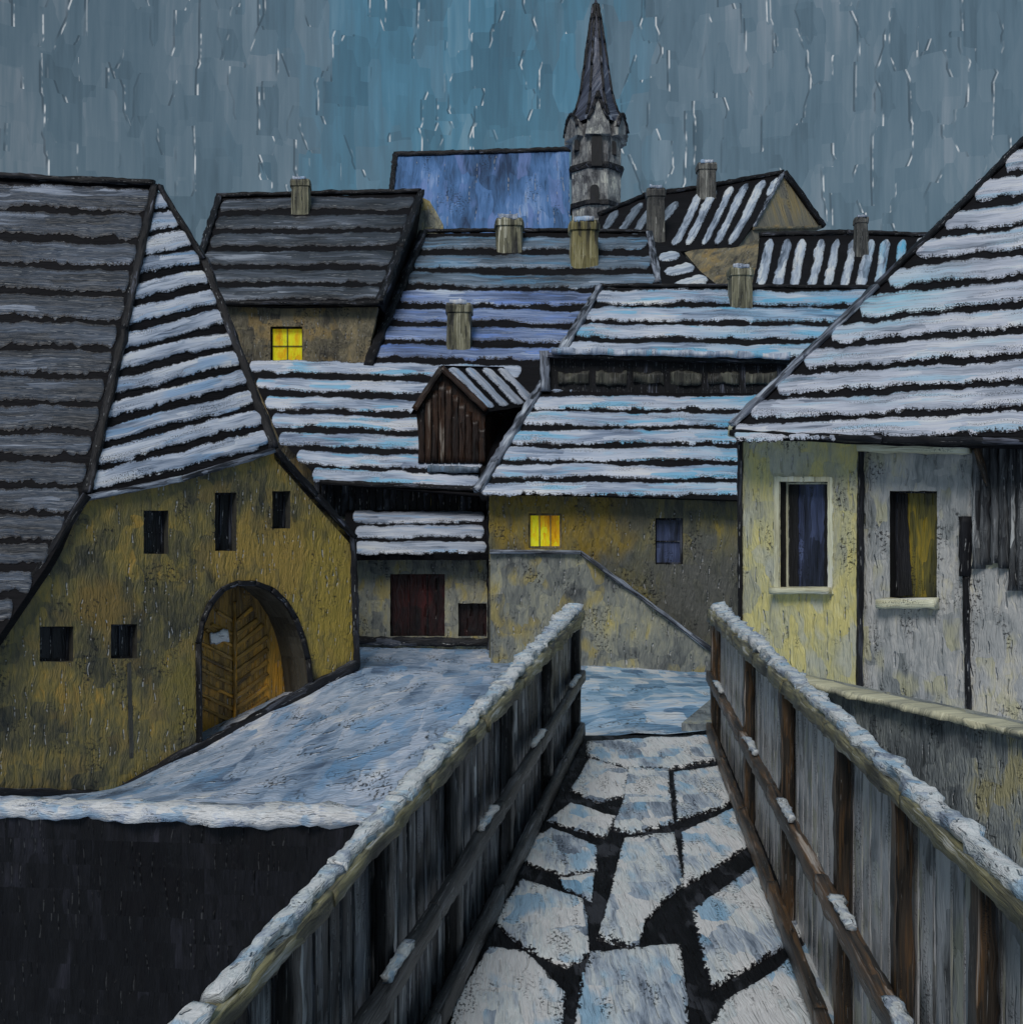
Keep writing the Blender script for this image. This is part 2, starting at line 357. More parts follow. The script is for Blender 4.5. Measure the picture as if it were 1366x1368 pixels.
# ---------------------------------------------------------------- shared building parts
def snow_rows(mb, plane, a0, b0, a1, b1, n, clip, fill=.68, H=.06, mats=None, wob=.16, step=3.0, tint=None, seed=0., endr=.4, skip=0., mrow=8):
    """snow lying on each course of tiles: course i runs from a(v) to b(v)"""
    for i in range(n):
        cs = seed + i * 7.3
        vc = (i + .5) / n
        L = math.hypot(*(Vector(lerp(a0, a1, vc)) - Vector(lerp(b0, b1, vc))))
        m = max(6, int(L / step)); runs = []; cur = []
        for j in range(m + 1):
            s = j / m
            if inside(lerp(lerp(a0, a1, vc), lerp(b0, b1, vc), s), clip) and N1(s * L * .02, cs, 4) > -1 + skip: cur.append(s)
            elif cur: runs.append(cur); cur = []
        if cur: runs.append(cur)
        for r in runs:
            if len(r) < 4: continue
            rows = []; uvs = []; tn = []; en = []; vv = []
            sc_ = r[len(r) // 2]
            pm = (plane.pt(*lerp(lerp(a0, a1, (i + .02) / n), lerp(b0, b1, (i + .02) / n), sc_)) - plane.pt(*lerp(lerp(a0, a1, (i + .98) / n), lerp(b0, b1, (i + .98) / n), sc_))).length
            k = len(r); half0 = fill * 1.12 * (.5 + .1 * N1(cs, 2.2))
            for j, s in enumerate(r):
                x = s * L
                e = min(j, k - 1 - j) * step
                pitch = 33.0
                er = min(1, (e / (9.0 * endr))) ** .5 if endr else 1
                mid = .5 + wob * N1(x * .010, cs, 1.1) * .9 + .05 * N1(x * .05, cs, 2.7)
                up = half0 * (1 + .20 * N1(x * .04, cs, 5.5) + .12 * N1(x * .17, cs, 6.5) + .10 * N1(x * .5, cs, 6.5)) * max(.35, er)
                dn = half0 * (1 + .30 * N1(x * .04, cs, 8.5) + .26 * N1(x * .17, cs, 9.5) + .20 * N1(x * .5, cs, 9.5)) * max(.35, er)
                for q in range(mrow):
                    t = q / (mrow - 1)
                    v = (i + mid - dn + (up + dn) * t) / n
                    pp = lerp(lerp(a0, a1, v), lerp(b0, b1, v), s)
                    prof = max(0, 1 - abs(2 * t - .9) ** 4) if 0 < q < mrow - 1 else 0
                    hh = H * .55 * prof * (1 + .4 * N1(x * .015, t * 3.6 + cs, 3) + .35 * N1(x * .03, t * 9 + cs, 2)) * (.4 + .6 * er)
                    pt = plane.pt(pp[0], pp[1], .012 + hh)
                    rows.append(pt)
                    tn.append(tint(pp[0], pp[1]) if tint else 0.0)
                    vv.append((-dn + (up + dn) * t) * pm)
                    en.append(max(abs(2 * t - 1), 1 - e / (9.0 * endr) if endr else 0))
            # arc-length uvs
            u = cs * 3.1; prev = None
            for j in range(k):
                c = rows[j * mrow + mrow // 2]
                if prev is not None: u += (c - prev).length
                prev = c
                for q in range(mrow):
                    uvs.append((u, cs * 1.7 + vv[j * mrow + q]))
            fs = [(j * mrow + q, j * mrow + q + 1, (j + 1) * mrow + q + 1, (j + 1) * mrow + q) for j in range(k - 1) for q in range(mrow - 1)]
            mb.add(rows, fs, mats(i, n) if mats else 0, uvs, True, tn, en)

def edge_beams(plane, edges, w, mat, parent, name, h=.05):
    for a, b in edges:
        mb = MB(); mb.beam(plane.pt(a[0], a[1], h), plane.pt(b[0], b[1], h), (w * 1.15, w * .8), jit=.30, freq=2.2)
        mb.build(name, mat, parent)

def rect(x0, y0, x1, y1): return [(x0, y0), (x1, y0), (x1, y1), (x0, y1)]

def window(parent, plane, r, pane_mat, frame_mat, depth=.16, fw=3.0, bars=(1, 0), sill=None, sill_mat=None, surround=None, back=None):
    """opening r=(x0,y0,x1,y1): frame in the reveal, the pane in the frame, an optional sill and surround"""
    x0, y0, x1, y1 = r
    off = -plane.n * .06
    mb = MB()
    mb.prism([plane.pt(x, y, -depth) for x, y in refine(rect(x0 - 1, y0 - 1, x1 + 1, y1 + 1), 12, .5)], off,
             [[plane.pt(x, y, -depth) for x, y in rect(x0 + fw, y0 + fw, x1 - fw, y1 - fw)]], 0, 0)
    bw = fw * .32
    for k in range(bars[0]):
        x = x0 + (x1 - x0) * (k + 1) / (bars[0] + 1)
        mb.prism([plane.pt(*p, -depth - .008) for p in rect(x - bw, y0 + fw, x + bw, y1 - fw)], off * .6)
    for k in range(bars[1]):
        y = y0 + (y1 - y0) * (k + 1) / (bars[1] + 1)
        mb.prism([plane.pt(*p, -depth - .012) for p in rect(x0 + fw, y - bw, x1 - fw, y + bw)], off * .5)
    w = mb.build('window', frame_mat, parent)
    g = MB(); g.prism([plane.pt(*p, -depth - .05) for p in rect(x0 + fw - 1, y0 + fw - 1, x1 - fw + 1, y1 - fw + 1)], -plane.n * .02)
    g.build('pane', pane_mat, w)
    if sill:
        sm = MB(); sx0, sx1, sy, hh = sill
        sm.beam(plane.pt(sx0, sy, .06), plane.pt(sx1, sy, .06), (.22, hh), jit=.2, freq=5)
        sm.build('sill', sill_mat, w)
    if surround:
        sm = MB(); t = surround
        sm.prism([plane.pt(x, y, .035) for x, y in refine(rect(x0 - t, y0 - t, x1 + t, y1 + t), 6, 1.6, 4)], -plane.n * .05,
                 [[plane.pt(x, y, .035) for x, y in refine(rect(x0 - .5, y0 - .5, x1 + .5, y1 + .5), 8, .8, 7)]], 0, 0)
        sm.build('surround', sill_mat, w)
    return w

def hole(plane, r, amp=.7):
    return [plane.pt(x, y) for x, y in refine(rect(*r), 9, amp, 5)]

def chimney(parent, x0, x1, yt, yb, d, mat, lean=0., depth=None):
    """plastered stack with a dark flue and a lip of snow"""
    mb = MB()
    a = P(x0, yb, d); b = P(x1, yb, d); w = (b - a).length; dp = depth or w * .9
    zt = P(x0, yt, d).z; zb = a.z - w * .9
    cx = (a.x + b.x) / 2; cy = d + dp / 2
    n = 10; ringn = 16; vs = []; uvs = []
    sd = x0 * .37
    def ring(z, sx, sy, jit):
        out = []
        for k in range(ringn + 1):
            t = (k % ringn) / ringn * 4; s_ = int(t); q = t - s_
            c = [(-1,-1),(1,-1),(1,1),(-1,1),(-1,-1)]
            x = c[s_][0] + (c[s_+1][0] - c[s_][0]) * q; y = c[s_][1] + (c[s_+1][1] - c[s_][1]) * q
            r = (x*x + y*y) ** .5; rr = min(1.0, 1.28 / r) 
            j = 1 + jit * N1(k % ringn * .8, z * 2.2 / w, sd)
            out.append(Vector((cx + x * rr * sx * j, cy + y * rr * sy * j, z)))
        return out
    prof = [(0, 1.0), (.2, .99), (.4, .96), (.6, .95), (.8, .93), (.86, .93), (.87, 1.04), (.96, 1.05), (1.0, .98)]
    for i, (t, k) in enumerate(prof):
        z = zb + (zt - zb) * t
        rr = ring(z, w / 2 * k, dp / 2 * k, .10)
        vs += [v + Vector((lean * (z - zb), 0, 0)) for v in rr]; uvs += [(q * w * 4 / ringn + sd, z) for q in range(ringn + 1)]
    R = ringn + 1
    mb.add(vs, [(i*R+k, i*R+k+1, (i+1)*R+k+1, (i+1)*R+k) for i in range(len(prof)-1) for k in range(ringn)], 0, uvs, False)
    top = len(prof) - 1
    # lip, flue
    o = vs[top*R:top*R+ringn]; inn = [Vector((cx + (v.x - cx) * .55, cy + (v.y - cy) * .55, zt)) for v in o]
    low = [v - Vector((0, 0, .35 * w)) for v in inn]
    mb.add(o + inn, [(k, (k+1) % ringn, (k+1) % ringn + ringn, k + ringn) for k in range(ringn)], 2)
    mb.add(inn + low, [(k, (k+1) % ringn, (k+1) % ringn + ringn, k + ringn) for k in range(ringn)], 1)
    mb.add(low, [tuple(range(ringn))], 1)
    # snow cushion on the lip, soot line at the foot
    mb.beam(Vector((cx - w * .36 + lean * (zt - zb), cy - dp * .42, zt + .03 * w)), Vector((cx + w * .3 + lean * (zt - zb), cy - dp * .42, zt + .03 * w)), (dp * .22, w * .16), n=8, jit=.5, mi=2, freq=4 / w)
    return mb.build('chimney', [mat, black, snow_white], parent)

def wall_front(mb, plane, outline, holes, thick, amp=1.0, hmi=1):
    mb.prism([plane.pt(x, y) for x, y in refine(outline, 10, amp)], -plane.n * thick, holes, 0, hmi)

def body(mb, plane, outline, start, vec, mi=0):
    """the rest of the house behind its front"""
    cx = sum(p[0] for p in outline) / len(outline); cy = sum(p[1] for p in outline) / len(outline)
    poly = [plane.pt(cx + (x - cx) * .985, cy + (y - cy) * .985, -start - .004) for x, y in outline]
    mb.prism(poly, vec, (), mi)

# ---------------------------------------------------------------- 1 ochre house with the arched gate
FL = Plane((0, 900, 20), (470, 900, 25), (0, 400, 20))
fo = FL.pt(250, 1000)
H1 = thing('gate_house', 'ochre plastered house with half-hipped roof and a deep arched gateway', 'house', (fo.x, fo.y, FL.pt(250, 1010).z))
out1 = [(-14, 852), (4, 838), (112, 662), (362, 600), (468, 716), (473, 885), (476, 930), (140, 1110), (-14, 1110)]
arch = [(266, 1040), (265, 860), (270, 830), (280, 806), (296, 788), (316, 779), (340, 779), (362, 788), (380, 804), (394, 826), (404, 852), (411, 880), (419, 960)]
wins1 = [(192, 682, 225, 740), (287, 658, 316, 736), (364, 656, 388, 706), (53, 837, 98, 884), (148, 834, 183, 880)]
mb = MB()
wall_front(mb, FL, out1, [[FL.pt(x, y) for x, y in refine(arch, 9, .8)]] + [hole(FL, r) for r in wins1], 1.25)
body(mb, FL, [(6, 850), (114, 672), (360, 612), (460, 722), (470, 930), (140, 1110), (0, 1110)], 1.3, Vector((-9, 1.0, 0)))
w1 = mb.build('wall', [ochre, jamb], H1)
for i, r in enumerate(wins1):
    window(H1, FL, r, pane_d, board_dark, .2, 2.6, (1, 0) if i in (1, 3, 4) else (0, 1))
# gate leaf: arched planks laid in a chevron, with a small pale hatch
mb = MB(); gp = [(x - 0, y) for x, y in refine([(p[0], p[1] - 2) for p in arch], 9, .5)]
mb.prism([FL.pt(x, y, -1.12) for x, y in [( (p[0]-340)*1.02+340, p[1]) for p in arch]], -FL.n * .1)
U = Vector((FL.n.y * -1, FL.n.x, 0)); U = U if U.x > 0 else -U
def gpt(u, z, h=0): return FL.pt(318, 985, -1.12 + h) + U * (u + .42) + Vector((0, 0, z))
for k in range(9):
    z = .25 + k * .27
    L = .78 if k < 6 else .78 - (k - 5) * .13
    mb.beam(gpt(.12, z - .1, .02), gpt(.12 + L, z + .36 if k < 7 else z + .2, .02), (.05, .09), jit=.3)
    mb.beam(gpt(.06, z - .1, .02), gpt(.06 - L, z + .3 if k < 7 else z + .15, .02), (.04, .07), jit=.3)
mb.beam(gpt(.09, -.1, .04), gpt(.09, 2.75, .04), (.07, .12), jit=.25)
gate = mb.build('gate', gatew, H1)
mb = MB(); a = gpt(-.43, 1.72, .05)
mb.beam(gpt(-.52, 1.98, .09), gpt(-.10, 2.03, .09), (.06, .26), jit=.35, n=12, freq=5)
mb.build('hatch', snow_w, gate)
mb = MB(); mb.prism([FL.pt(x, y, .006) for x, y in refine([(169, 888), (175, 884), (177, 940), (178, 1012), (173, 1014), (171, 950)], 6, 1.5)], -FL.n * .004)
mb.build('damp_stain', jamb, H1)
# dark rim round the gateway
mb = MB()
ap = refine(arch, 12, .6)
for a, b in zip(arch[:-1], arch[1:]):
    mb.beam(FL.pt(a[0], a[1], .02), FL.pt(b[0], b[1], .02), (.11, .11), jit=.2, n=4)
mb.build('arch_rim', edge_dark, H1)
mb = MB(); mb.beam(FL.pt(475, 888, .05), FL.pt(130, 1072, .05), (.14, .24), jit=.35); mb.beam(FL.pt(130, 1066, .05), FL.pt(-14, 1060, .05), (.14, .24), jit=.35)
mb.build('plinth', board_dark, H1)
mb = MB(); mb.beam(FL.pt(471, 714, .02), FL.pt(476, 892, .02), (.14, .14), jit=.25)
mb.build('corner_board', board_dark, H1)
# roofs
RM = Plane((205, 250, 24.5), (0, 239, 24.5), (114, 661, FL.pt(114, 661).y))
polyM = [(207, 249), (-260, 226), (-260, 900), (-40, 905), (0, 848), (60, 760), (113, 664)]
mb = MB(); mb.prism([RM.pt(*p) for p in refine(polyM, 14, 1.0)], -RM.n * .22)
RH = Plane((207, 250, 24.5), (114, 661, FL.pt(114, 661).y), (366, 598, FL.pt(366, 598).y))
polyH = [(207, 249), (113, 663), (240, 640), (368, 603), (330, 490), (275, 350)]
mb.prism([RH.pt(*p) for p in refine(polyH, 14, 1.0)], -RH.n * .22)
# hidden rear slope
ra, rb = RM.pt(207, 250), RM.pt(-260, 226)
ea, eb = FL.pt(366, 600), FL.pt(474, 722)
mb.prism([ra, ea, eb, eb + Vector((-14, 3, 0)), rb], Vector((0, 0, -.2)))
roof1 = mb.build('roof', tile_far, H1)
mb = MB(); snow_rows(mb, RM, (-260, 838), (150, 830), (-260, 232), (260, 252), 16, [(204, 251), (-255, 230), (-255, 905), (-4, 850), (57, 757), (109, 664)], .72, .05, seed=1, wob=.12)
mb.build('snow_cover', snow_grey, roof1)
mb = MB(); snow_rows(mb, RH, (112, 662), (372, 594), (188, 252), (226, 252), 13, [(204, 250), (117, 658), (366, 599), (328, 490), (274, 350), (218, 252)], .68, .07, seed=40)
mb.build('snow_cover', snow_white, roof1)
edge_beams(RM, [((207, 247), (-200, 228))], .16, edge_dark, roof1, 'ridge')
edge_beams(RH, [((206, 250), (165, 440)), ((165, 440), (116, 660))], .13, edge_dark, roof1, 'hip_ridge')
edge_beams(RH, [((211, 250), (272, 348)), ((272, 348), (366, 600))], .15, edge_dark, roof1, 'verge_board')
edge_beams(FL, [((366, 600), (420, 662)), ((420, 662), (472, 718))], .15, edge_dark, roof1, 'verge_board')
edge_beams(FL, [((112, 666), (240, 640)), ((240, 640), (364, 602))], .14, edge_light, roof1, 'eaves_board')
edge_beams(FL, [((113, 662), (56, 752)), ((56, 752), (-10, 850))], .18, edge_dark, roof1, 'verge_board')

# ---------------------------------------------------------------- 2 dark-roofed house with lit window
d2 = 36.5; FD = flat(d2)
H2 = thing('town_house', 'taupe house with a charcoal roof and one bright yellow window', 'house', (P(395, 490, 38).x, 40, EYE - 1.5))
mb = MB(); r2 = (361, 436, 404, 486)
wall_front(mb, FD, [(262, 402), (506, 402), (488, 496), (486, 760), (262, 760)], [hole(FD, r2)], .3)
body(mb, FD, [(264, 408), (500, 408), (484, 496), (484, 760), (264, 760)], .3, Vector((0, 9.5, 0)))
mb.build('wall', [taupe, black], H2)
window(H2, FD, r2, pane_y, board_dark, .14, 1.8, (1, 1), None)
R2 = Plane((290, 264, 42), (562, 260, 42), (400, 408, 36.2))
poly2 = [(293, 264), (430, 262), (563, 258), (535, 335), (507, 407), (380, 409), (248, 406)]
mb = MB(); mb.mirror([R2.pt(*p) for p in poly2], 42.3)
roof2 = mb.build('roof', tile_far, H2)
mb = MB(); snow_rows(mb, R2, (240, 404), (520, 404), (280, 263), (575, 259), 6, [(296, 266), (558, 261), (532, 333), (503, 407), (252, 405)], .66, .07, seed=60)
mb.build('snow_cover', snow_dkgrey, roof2)
edge_beams(R2, [((290, 263), (563, 257))], .2, edge_dark, roof2, 'ridge')
edge_beams(R2, [((563, 258), (535, 333)), ((535, 333), (507, 406))], .22, edge_dark, roof2, 'verge_board')
edge_beams(R2, [((293, 264), (250, 404))], .2, edge_dark, roof2, 'verge_board')
edge_beams(R2, [((507, 407), (252, 407))], .16, edge_dark, roof2, 'eaves_board')
G2 = flat(42.6); mb = MB(); mb.prism([G2.pt(*p) for p in refine([(561, 262), (574, 268), (592, 300), (590, 330), (540, 335)], 8, .8)], Vector((0, 3, 0)))
mb.build('gable_wall', greyol, H2)
chimney(roof2, 387, 413, 238, 286, 40.9, chim)

# ---------------------------------------------------------------- 3 long-roofed barn
H3 = thing('barn', 'low barn with a broad blue snowy roof, black boarded strip and dark red doorway', 'barn', (P(560, 862, 31).x, 33, P(560, 862, 30).z))
FB = flat(30.0); mb = MB()
door3 = (521, 767, 594, 850); hatch3 = (612, 806, 650, 850)
wall_front(mb, FB, [(440, 738), (655, 738), (655, 900), (440, 900)], [hole(FB, door3), hole(FB, hatch3)], .35)
mb.prism([FB.pt(*p, -.36) for p in rect(442, 740, 653, 898)], Vector((0, 8, 0)))
FT = flat(32.2)
mb.prism([FT.pt(*p) for p in rect(330, 655, 665, 800)], Vector((0, 12, 0)))
mb.build('wall', [greyol, black], H3)
mb = MB(); mb.prism([FB.pt(*p, -.22) for p in rect(519, 765, 596, 852)], -FB.n * .06); 
for x in (545, 570): mb.beam(FB.pt(x, 768, -.2), FB.pt(x, 850, -.2), (.05, .03), jit=.2)
mb.build('door', redw, H3)
mb = MB(); mb.prism([FB.pt(*p, -.2) for p in rect(610, 804, 652, 852)], -FB.n * .06)
mb.build('hatch', redw, H3)
mb = MB(); mb.beam(FB.pt(476, 856, .04), FB.pt(656, 858, .04), (.14, .22), jit=.35); mb.build('plinth', board_dark, H3)
mb = MB(); mb.beam(FB.pt(654, 660, .03), FB.pt(655, 884, .03), (.16, .2), jit=.3); mb.build('corner_board', board_dark, H3)
mb = MB()
for k in range(26):
    x = 424 + k * 9.2
    mb.beam(FT.pt(x, 634, .05), FT.pt(x + random.uniform(-1, 1), 690, .05), (.19, .07), jit=.2, n=8)
mb.build('boarding', board_dark, H3)
RL = Plane((460, 735, 29.5), (650, 735, 29.5), (550, 682, 32.1))
mb = MB(); mb.prism([RL.pt(*p) for p in refine([(462, 680), (655, 682), (655, 740), (456, 740)], 12, .8)], -RL.n * .18)
lean = mb.build('lean_to_roof', tile_far, H3)
mb = MB(); snow_rows(mb, RL, (462, 743), (653, 741), (462, 681), (653, 681), 3, [(468, 682), (648, 682), (652, 742), (466, 743), (476, 725)], .74, .07, seed=80)
mb.build('snow_cover', snow_white, lean)
RB = Plane((430, 640, 31.5), (640, 640, 31.5), (700, 312, 42))
polyB = [(566, 312), (720, 310), (868, 313), (876, 345), (880, 385), (830, 480), (742, 690), (640, 662), (430, 644), (372, 585), (330, 484), (490, 486), (530, 400)]
mb = MB(); mb.mirror([RB.pt(*p) for p in polyB], 42.2)
roof3 = mb.build('roof', tile_far, H3)
def mats3(i, n):
    t = i / n
    return 0 if t < .44 else (1 if t < .72 else 2)
mb = MB(); snow_rows(mb, RB, (300, 642), (760, 662), (300, 313), (900, 313), 14, [(566, 313), (866, 314), (876, 376), (802, 384), (745, 478), (720, 488), (690, 500), (648, 560), (646, 632), (636, 650), (424, 643), (370, 584), (330, 484), (491, 488), (531, 400)], .66, .08, mats=mats3, seed=100)
mb.build('snow_cover', [snow_white2, snow_blue, snow_slate], roof3)
edge_beams(RB, [((566, 312), (530, 398)), ((530, 398), (492, 490))], .26, edge_dark, roof3, 'verge_board')
edge_beams(RB, [((867, 312), (878, 378))], .2, edge_light, roof3, 'verge_board')
edge_beams(RB, [((566, 310), (720, 309)), ((720, 309), (866, 311))], .16, edge_dark, roof3, 'ridge')
edge_beams(RB, [((428, 646), (640, 655))], .16, edge_dark, roof3, 'eaves_board')
chimney(roof3, 595, 630, 404, 466, RB.pt(612, 455).y - .5, chim)
chimney(roof3, 661, 699, 290, 334, RB.pt(680, 326).y - .5, chim)
chimney(roof3, 761, 801, 293, 356, RB.pt(780, 346).y - .5, chim_y)
# brown boarded loft dormer
dd = RB.pt(600, 618).y - .1
FW = flat(dd)
dorm = MB(); fr = [(590, 494), (556, 546), (560, 622), (646, 622), (648, 546)]
dorm.prism([FW.pt(*p) for p in refine(fr, 8, .8)], Vector((1.3, 4.2, 0)))
for k in range(10):
    x = 563 + k * 9
    yt = 500 + abs(x - 592) * 1.25 + 8
    dorm.beam(FW.pt(x, yt, .05), FW.pt(x, 619, .05), (.17, .07), jit=.2, n=9)
dormer = dorm.build('loft_dormer', brownb, roof3)
RS = Plane((590, 490, dd - .15), (650, 546, dd - .15), (690, 492, dd + 3.0))
mb = MB(); ps = [(590, 488), (672, 490), (722, 540), (652, 550)]
mb.prism([RS.pt(*p) for p in refine(ps, 8, .8)], -RS.n * .15)
q = [P(590, 488, dd - .2), P(551, 548, dd - .2)]; bk = RS.pt(672, 490) - RS.pt(590, 488)
mb.prism([q[0], q[1], q[1] + bk, q[0] + bk], Vector((-.06, 0, -.12)))
snow_rows(mb, RS, (650, 549), (592, 489), (722, 540), (676, 490), 4, [(594, 489), (670, 491), (716, 538), (653, 548)], .66, .07, mats=lambda i, n: 1, seed=130)
mb.beam(P(590, 491, dd - .22), P(553, 547, dd - .22), (.1, .16), jit=.25, mi=2); mb.beam(P(590, 491, dd - .22), P(650, 548, dd - .22), (.1, .16), jit=.25, mi=2)
mb.build('dormer_roof', [tile_far, snow_white, brownb], roof3)
mb = MB(); mb.beam(RB.pt(572, 630, .1), RB.pt(640, 632, .1), (.35, .18), jit=.35, n=14); mb.build('dormer_sill_snow', snow_slate, roof3)

# ---------------------------------------------------------------- 4 house with the long eyebrow dormer
H4 = thing('cottage', 'grey-yellow cottage under a striped snowy roof with a long low dormer', 'house', (P(820, 890, 29).x, 30, P(820, 890, 28).z))
FC = flat(28.0); wy = (706, 686, 750, 732); wb = (875, 692, 912, 754)
mb = MB(); wall_front(mb, FC, [(653, 662), (1010, 662), (1010, 930), (653, 930)], [hole(FC, wy), hole(FC, wb)], .3)
mb.prism([FC.pt(*p, -.31) for p in rect(655, 664, 1008, 928)], Vector((0, 13, 0)))
mb.build('wall', [olive, black], H4)
window(H4, FC, wy, pane_y, taupe, .14, 2.4, (2, 0), (700, 756, 737, .08), cream)
window(H4, FC, wb, pane_b, board_dark, .14, 2.6, (0, 1))
RC = Plane((640, 657, 27.5), (985, 662, 27.5), (980, 387, 35))
polyC = [(801, 386), (980, 386), (1240, 388), (1240, 674), (985, 668), (820, 663), (638, 658)]
mb = MB(); mb.mirror([RC.pt(*p) for p in polyC], 35.2)
roof4 = mb.build('roof', tile_far, H4)
def blue4(x, y):
    return max(0, min(1, (x - 900 + 40 * N1(x * .01, y * .05)) / 90)) * (.5 + .6 * N1(x * .02, y * .09, 3)) * (1.2 if y > 520 else .75)
mb = MB(); snow_rows(mb, RC, (600, 664), (1240, 668), (600, 385), (1240, 386), 12, [(799, 388), (1238, 388), (1238, 680), (985, 668), (636, 664), (650, 633)], .70, .08, tint=blue4, seed=160)
mb.build('snow_cover', snow_white2, roof4)
edge_beams(RC, [((801, 385), (730, 505)), ((730, 505), (638, 657))], .2, edge_light, roof4, 'verge_board')
edge_beams(RC, [((801, 383), (1240, 386))], .14, edge_dark, roof4, 'ridge')
chimney(roof4, 975, 1007, 356, 411, RC.pt(990, 400).y - .4, chim)
# long low dormer: a box of weathered boards with a strip of window behind
db = RC.pt(880, 524).y
FE = flat(db + .0); mb = MB()
ho = [FE.pt(x, y, .02) for x, y in rect(742, 493, 1036, 516)]
mb.prism([FE.pt(x, y, .02) for x, y in refine([(730, 478), (1052, 484), (1044, 526), (730, 524)], 9, .8)], Vector((0, 2.2, 0)))
for k in range(6):
    x = 742 + k * 50
    mb.beam(FE.pt(x + 3, 505, .04), FE.pt(x + 44, 506, .04), (.1, .30), jit=.4, mi=1, n=14)
mb.beam(FE.pt(731, 476, .1), FE.pt(1056, 484, .1), (.3, .14), jit=.3, mi=0)
mb.beam(FE.pt(728, 470, .1), FE.pt(728, 524, .1), (.26, .2), jit=.3, mi=2)
mb.build('long_dormer', [edge_dark, paint('dormer_boards', S((20,20,18), (36,36,33), (54,54,48), (76,76,66), (120,120,108)), .08, .5, .5, .8, .8, horizontal=True, highlight=.6), edge_light], roof4)
mb = MB(); mb.beam(FE.pt(736, 471, .12), FE.pt(1050, 478, .12), (.5, .16), jit=.4, n=90, freq=2); mb.build('dormer_snow', snow_white2, roof4)
# garden wall with sloping top
FG = flat(27.0); gw = [(655, 738), (772, 739), (800, 754), (952, 870), (985, 880), (985, 930), (655, 930)]
mb = MB(); mb.prism([FG.pt(x, y) for x, y in refine(gw, 9, 1.0)], -FG.n * .4)
mb.beam(FG.pt(654, 737, -.15), FG.pt(775, 738, -.15), (.5, .10), jit=.3, mi=1); mb.beam(FG.pt(775, 738, -.15), FG.pt(955, 872, -.15), (.5, .12), jit=.3, mi=1)
g0 = mb.build('garden_wall', [greyol, edge_light])
tag(g0, 'grey garden wall whose top drops to the right in front of the cottage', 'wall')

# ---------------------------------------------------------------- 5 yellow and grey house on the right
FR = Plane((990, 700, 18), (1366, 700, 15), (990, 500, 18))
H5 = thing('corner_house', 'pale yellow and ash grey house with two tall windows beneath a great snowy roof', 'house', tuple(FR.pt(1150, 940)))
w5a = (1042, 644, 1106, 786); w5b = (1188, 656, 1251, 800)
mb = MB(); wall_front(mb, FR, [(989, 576), (1150, 580), (1149, 1010), (989, 1010)], [hole(FR, w5a)], .4, 1.4)
mb.prism([FR.pt(*p, -.42) for p in rect(991, 578, 1560, 1008)], Vector((1.2, 5, 0)))
mb.build('wall', [lemon, black], H5)
FR2 = Plane(*[( (lambda q: (q[0], q[1], q[2]))(t)) for t in ((990, 700, 18.08), (1366, 700, 15.08), (990, 500, 18.08))])
mb = MB(); wall_front(mb, FR2, [(1150.5, 582), (1600, 582), (1600, 1040), (1150.5, 1040)], [hole(FR2, w5b)], .3, 1.0)
o = mb.build('wall', [ashpl, black], H5); o['label'] = 'ash grey plastered wall'
wv = window(H5, FR, w5a, pane_b, cream, .18, 2.0, (0, 0), (1034, 1112, 789, .10), cream, 7)
mb = MB()   # a dark curtain each side
for x0, x1 in ((1044, 1057), (1092, 1104)):
    mb.prism([FR.pt(x, y, -.205) for x, y in refine(rect(x0, 647, x1, 783), 6, 2)], -FR.n * .01)
mb.build('curtain', black, wv)
wv = window(H5, FR2, w5b, pane_g, board_dark, .18, 2.0, (0, 0), (1176, 1254, 806, .15), cream)
mb = MB(); mb.prism([FR2.pt(x, y, -.205) for x, y in refine([(1190, 659), (1203, 659), (1206, 730), (1210, 796), (1190, 797)], 6, 1.6)], -FR2.n * .01)
mb.build('curtain', black, wv)
mb = MB(); mb.beam(FR.pt(1150.5, 585, .02), FR.pt(1148, 1000, .02), (.085, .085), jit=.25); mb.build('downpipe', board_dark, H5)
mb = MB(); mb.beam(FR2.pt(1291, 690, .04), FR2.pt(1290, 770, .04), (.15, .08), jit=.3); mb.beam(FR2.pt(1291, 770, .04), FR2.pt(1296, 1000, .04), (.07, .07), jit=.3); mb.build('downpipe', board_dark, H5)
mb = MB(); mb.beam(FR.pt(989, 580, .03), FR.pt(990, 1000, .03), (.07, .07), jit=.25); mb.build('corner_board', board_dark, H5)
mb = MB(); mb.beam(FR.pt(984, 578, .12), FR.pt(1160, 581, .12), (.3, .18), jit=.18); mb.beam(FR.pt(1152, 597, .10), FR.pt(1298, 599, .10), (.2, .16), jit=.2); mb.build('cornice', cream, H5)
mb = MB()
for k in range(9):
    x = 1309 + k * 12
    mb.beam(FR2.pt(x, 588, .03), FR2.pt(x + random.uniform(-2, 2), (762 if k < 4 else 800) - 14 * random.random(), .03), (.19, .06), jit=.25)
mb.build('boarding', paint('shed_boards', S((16,16,18), (32,33,36), (56,58,60), (84,86,88), (150,152,152)), .06, .5, .5, .8, .6, highlight=.7), H5)
mb = MB(); mb.beam(FR2.pt(1298, 590, .1), FR2.pt(1420, 584, .1), (.1, .1), jit=.3); mb.beam(FR2.pt(1308, 596, .1), FR2.pt(1322, 650, .1), (.1, .13), (.03, .03), jit=.3); mb.build('bracket', timberb, H5)
RR = Plane((980, 572, 17.6), (1366, 578, 14.6), (1366, 192, 21))
polyR = [(977, 572), (1170, 388), (1366, 190), (1500, 56), (1640, 40), (1640, 590), (1366, 584), (1180, 580)]
mb = MB(); pr = [RR.pt(*p) for p in polyR]; mb.prism([RR.pt(*p) for p in refine(polyR, 14, 1.2)], -RR.n * .2)
tp = RR.pt(1500, 56); bl = RR.pt(977, 572)
mb.prism([bl, tp, tp + Vector((2, 6, -5)), bl + Vector((3, 9, 0))], Vector((.1, 0, -.2)))
roof5 = mb.build('roof', tile_far, H5)
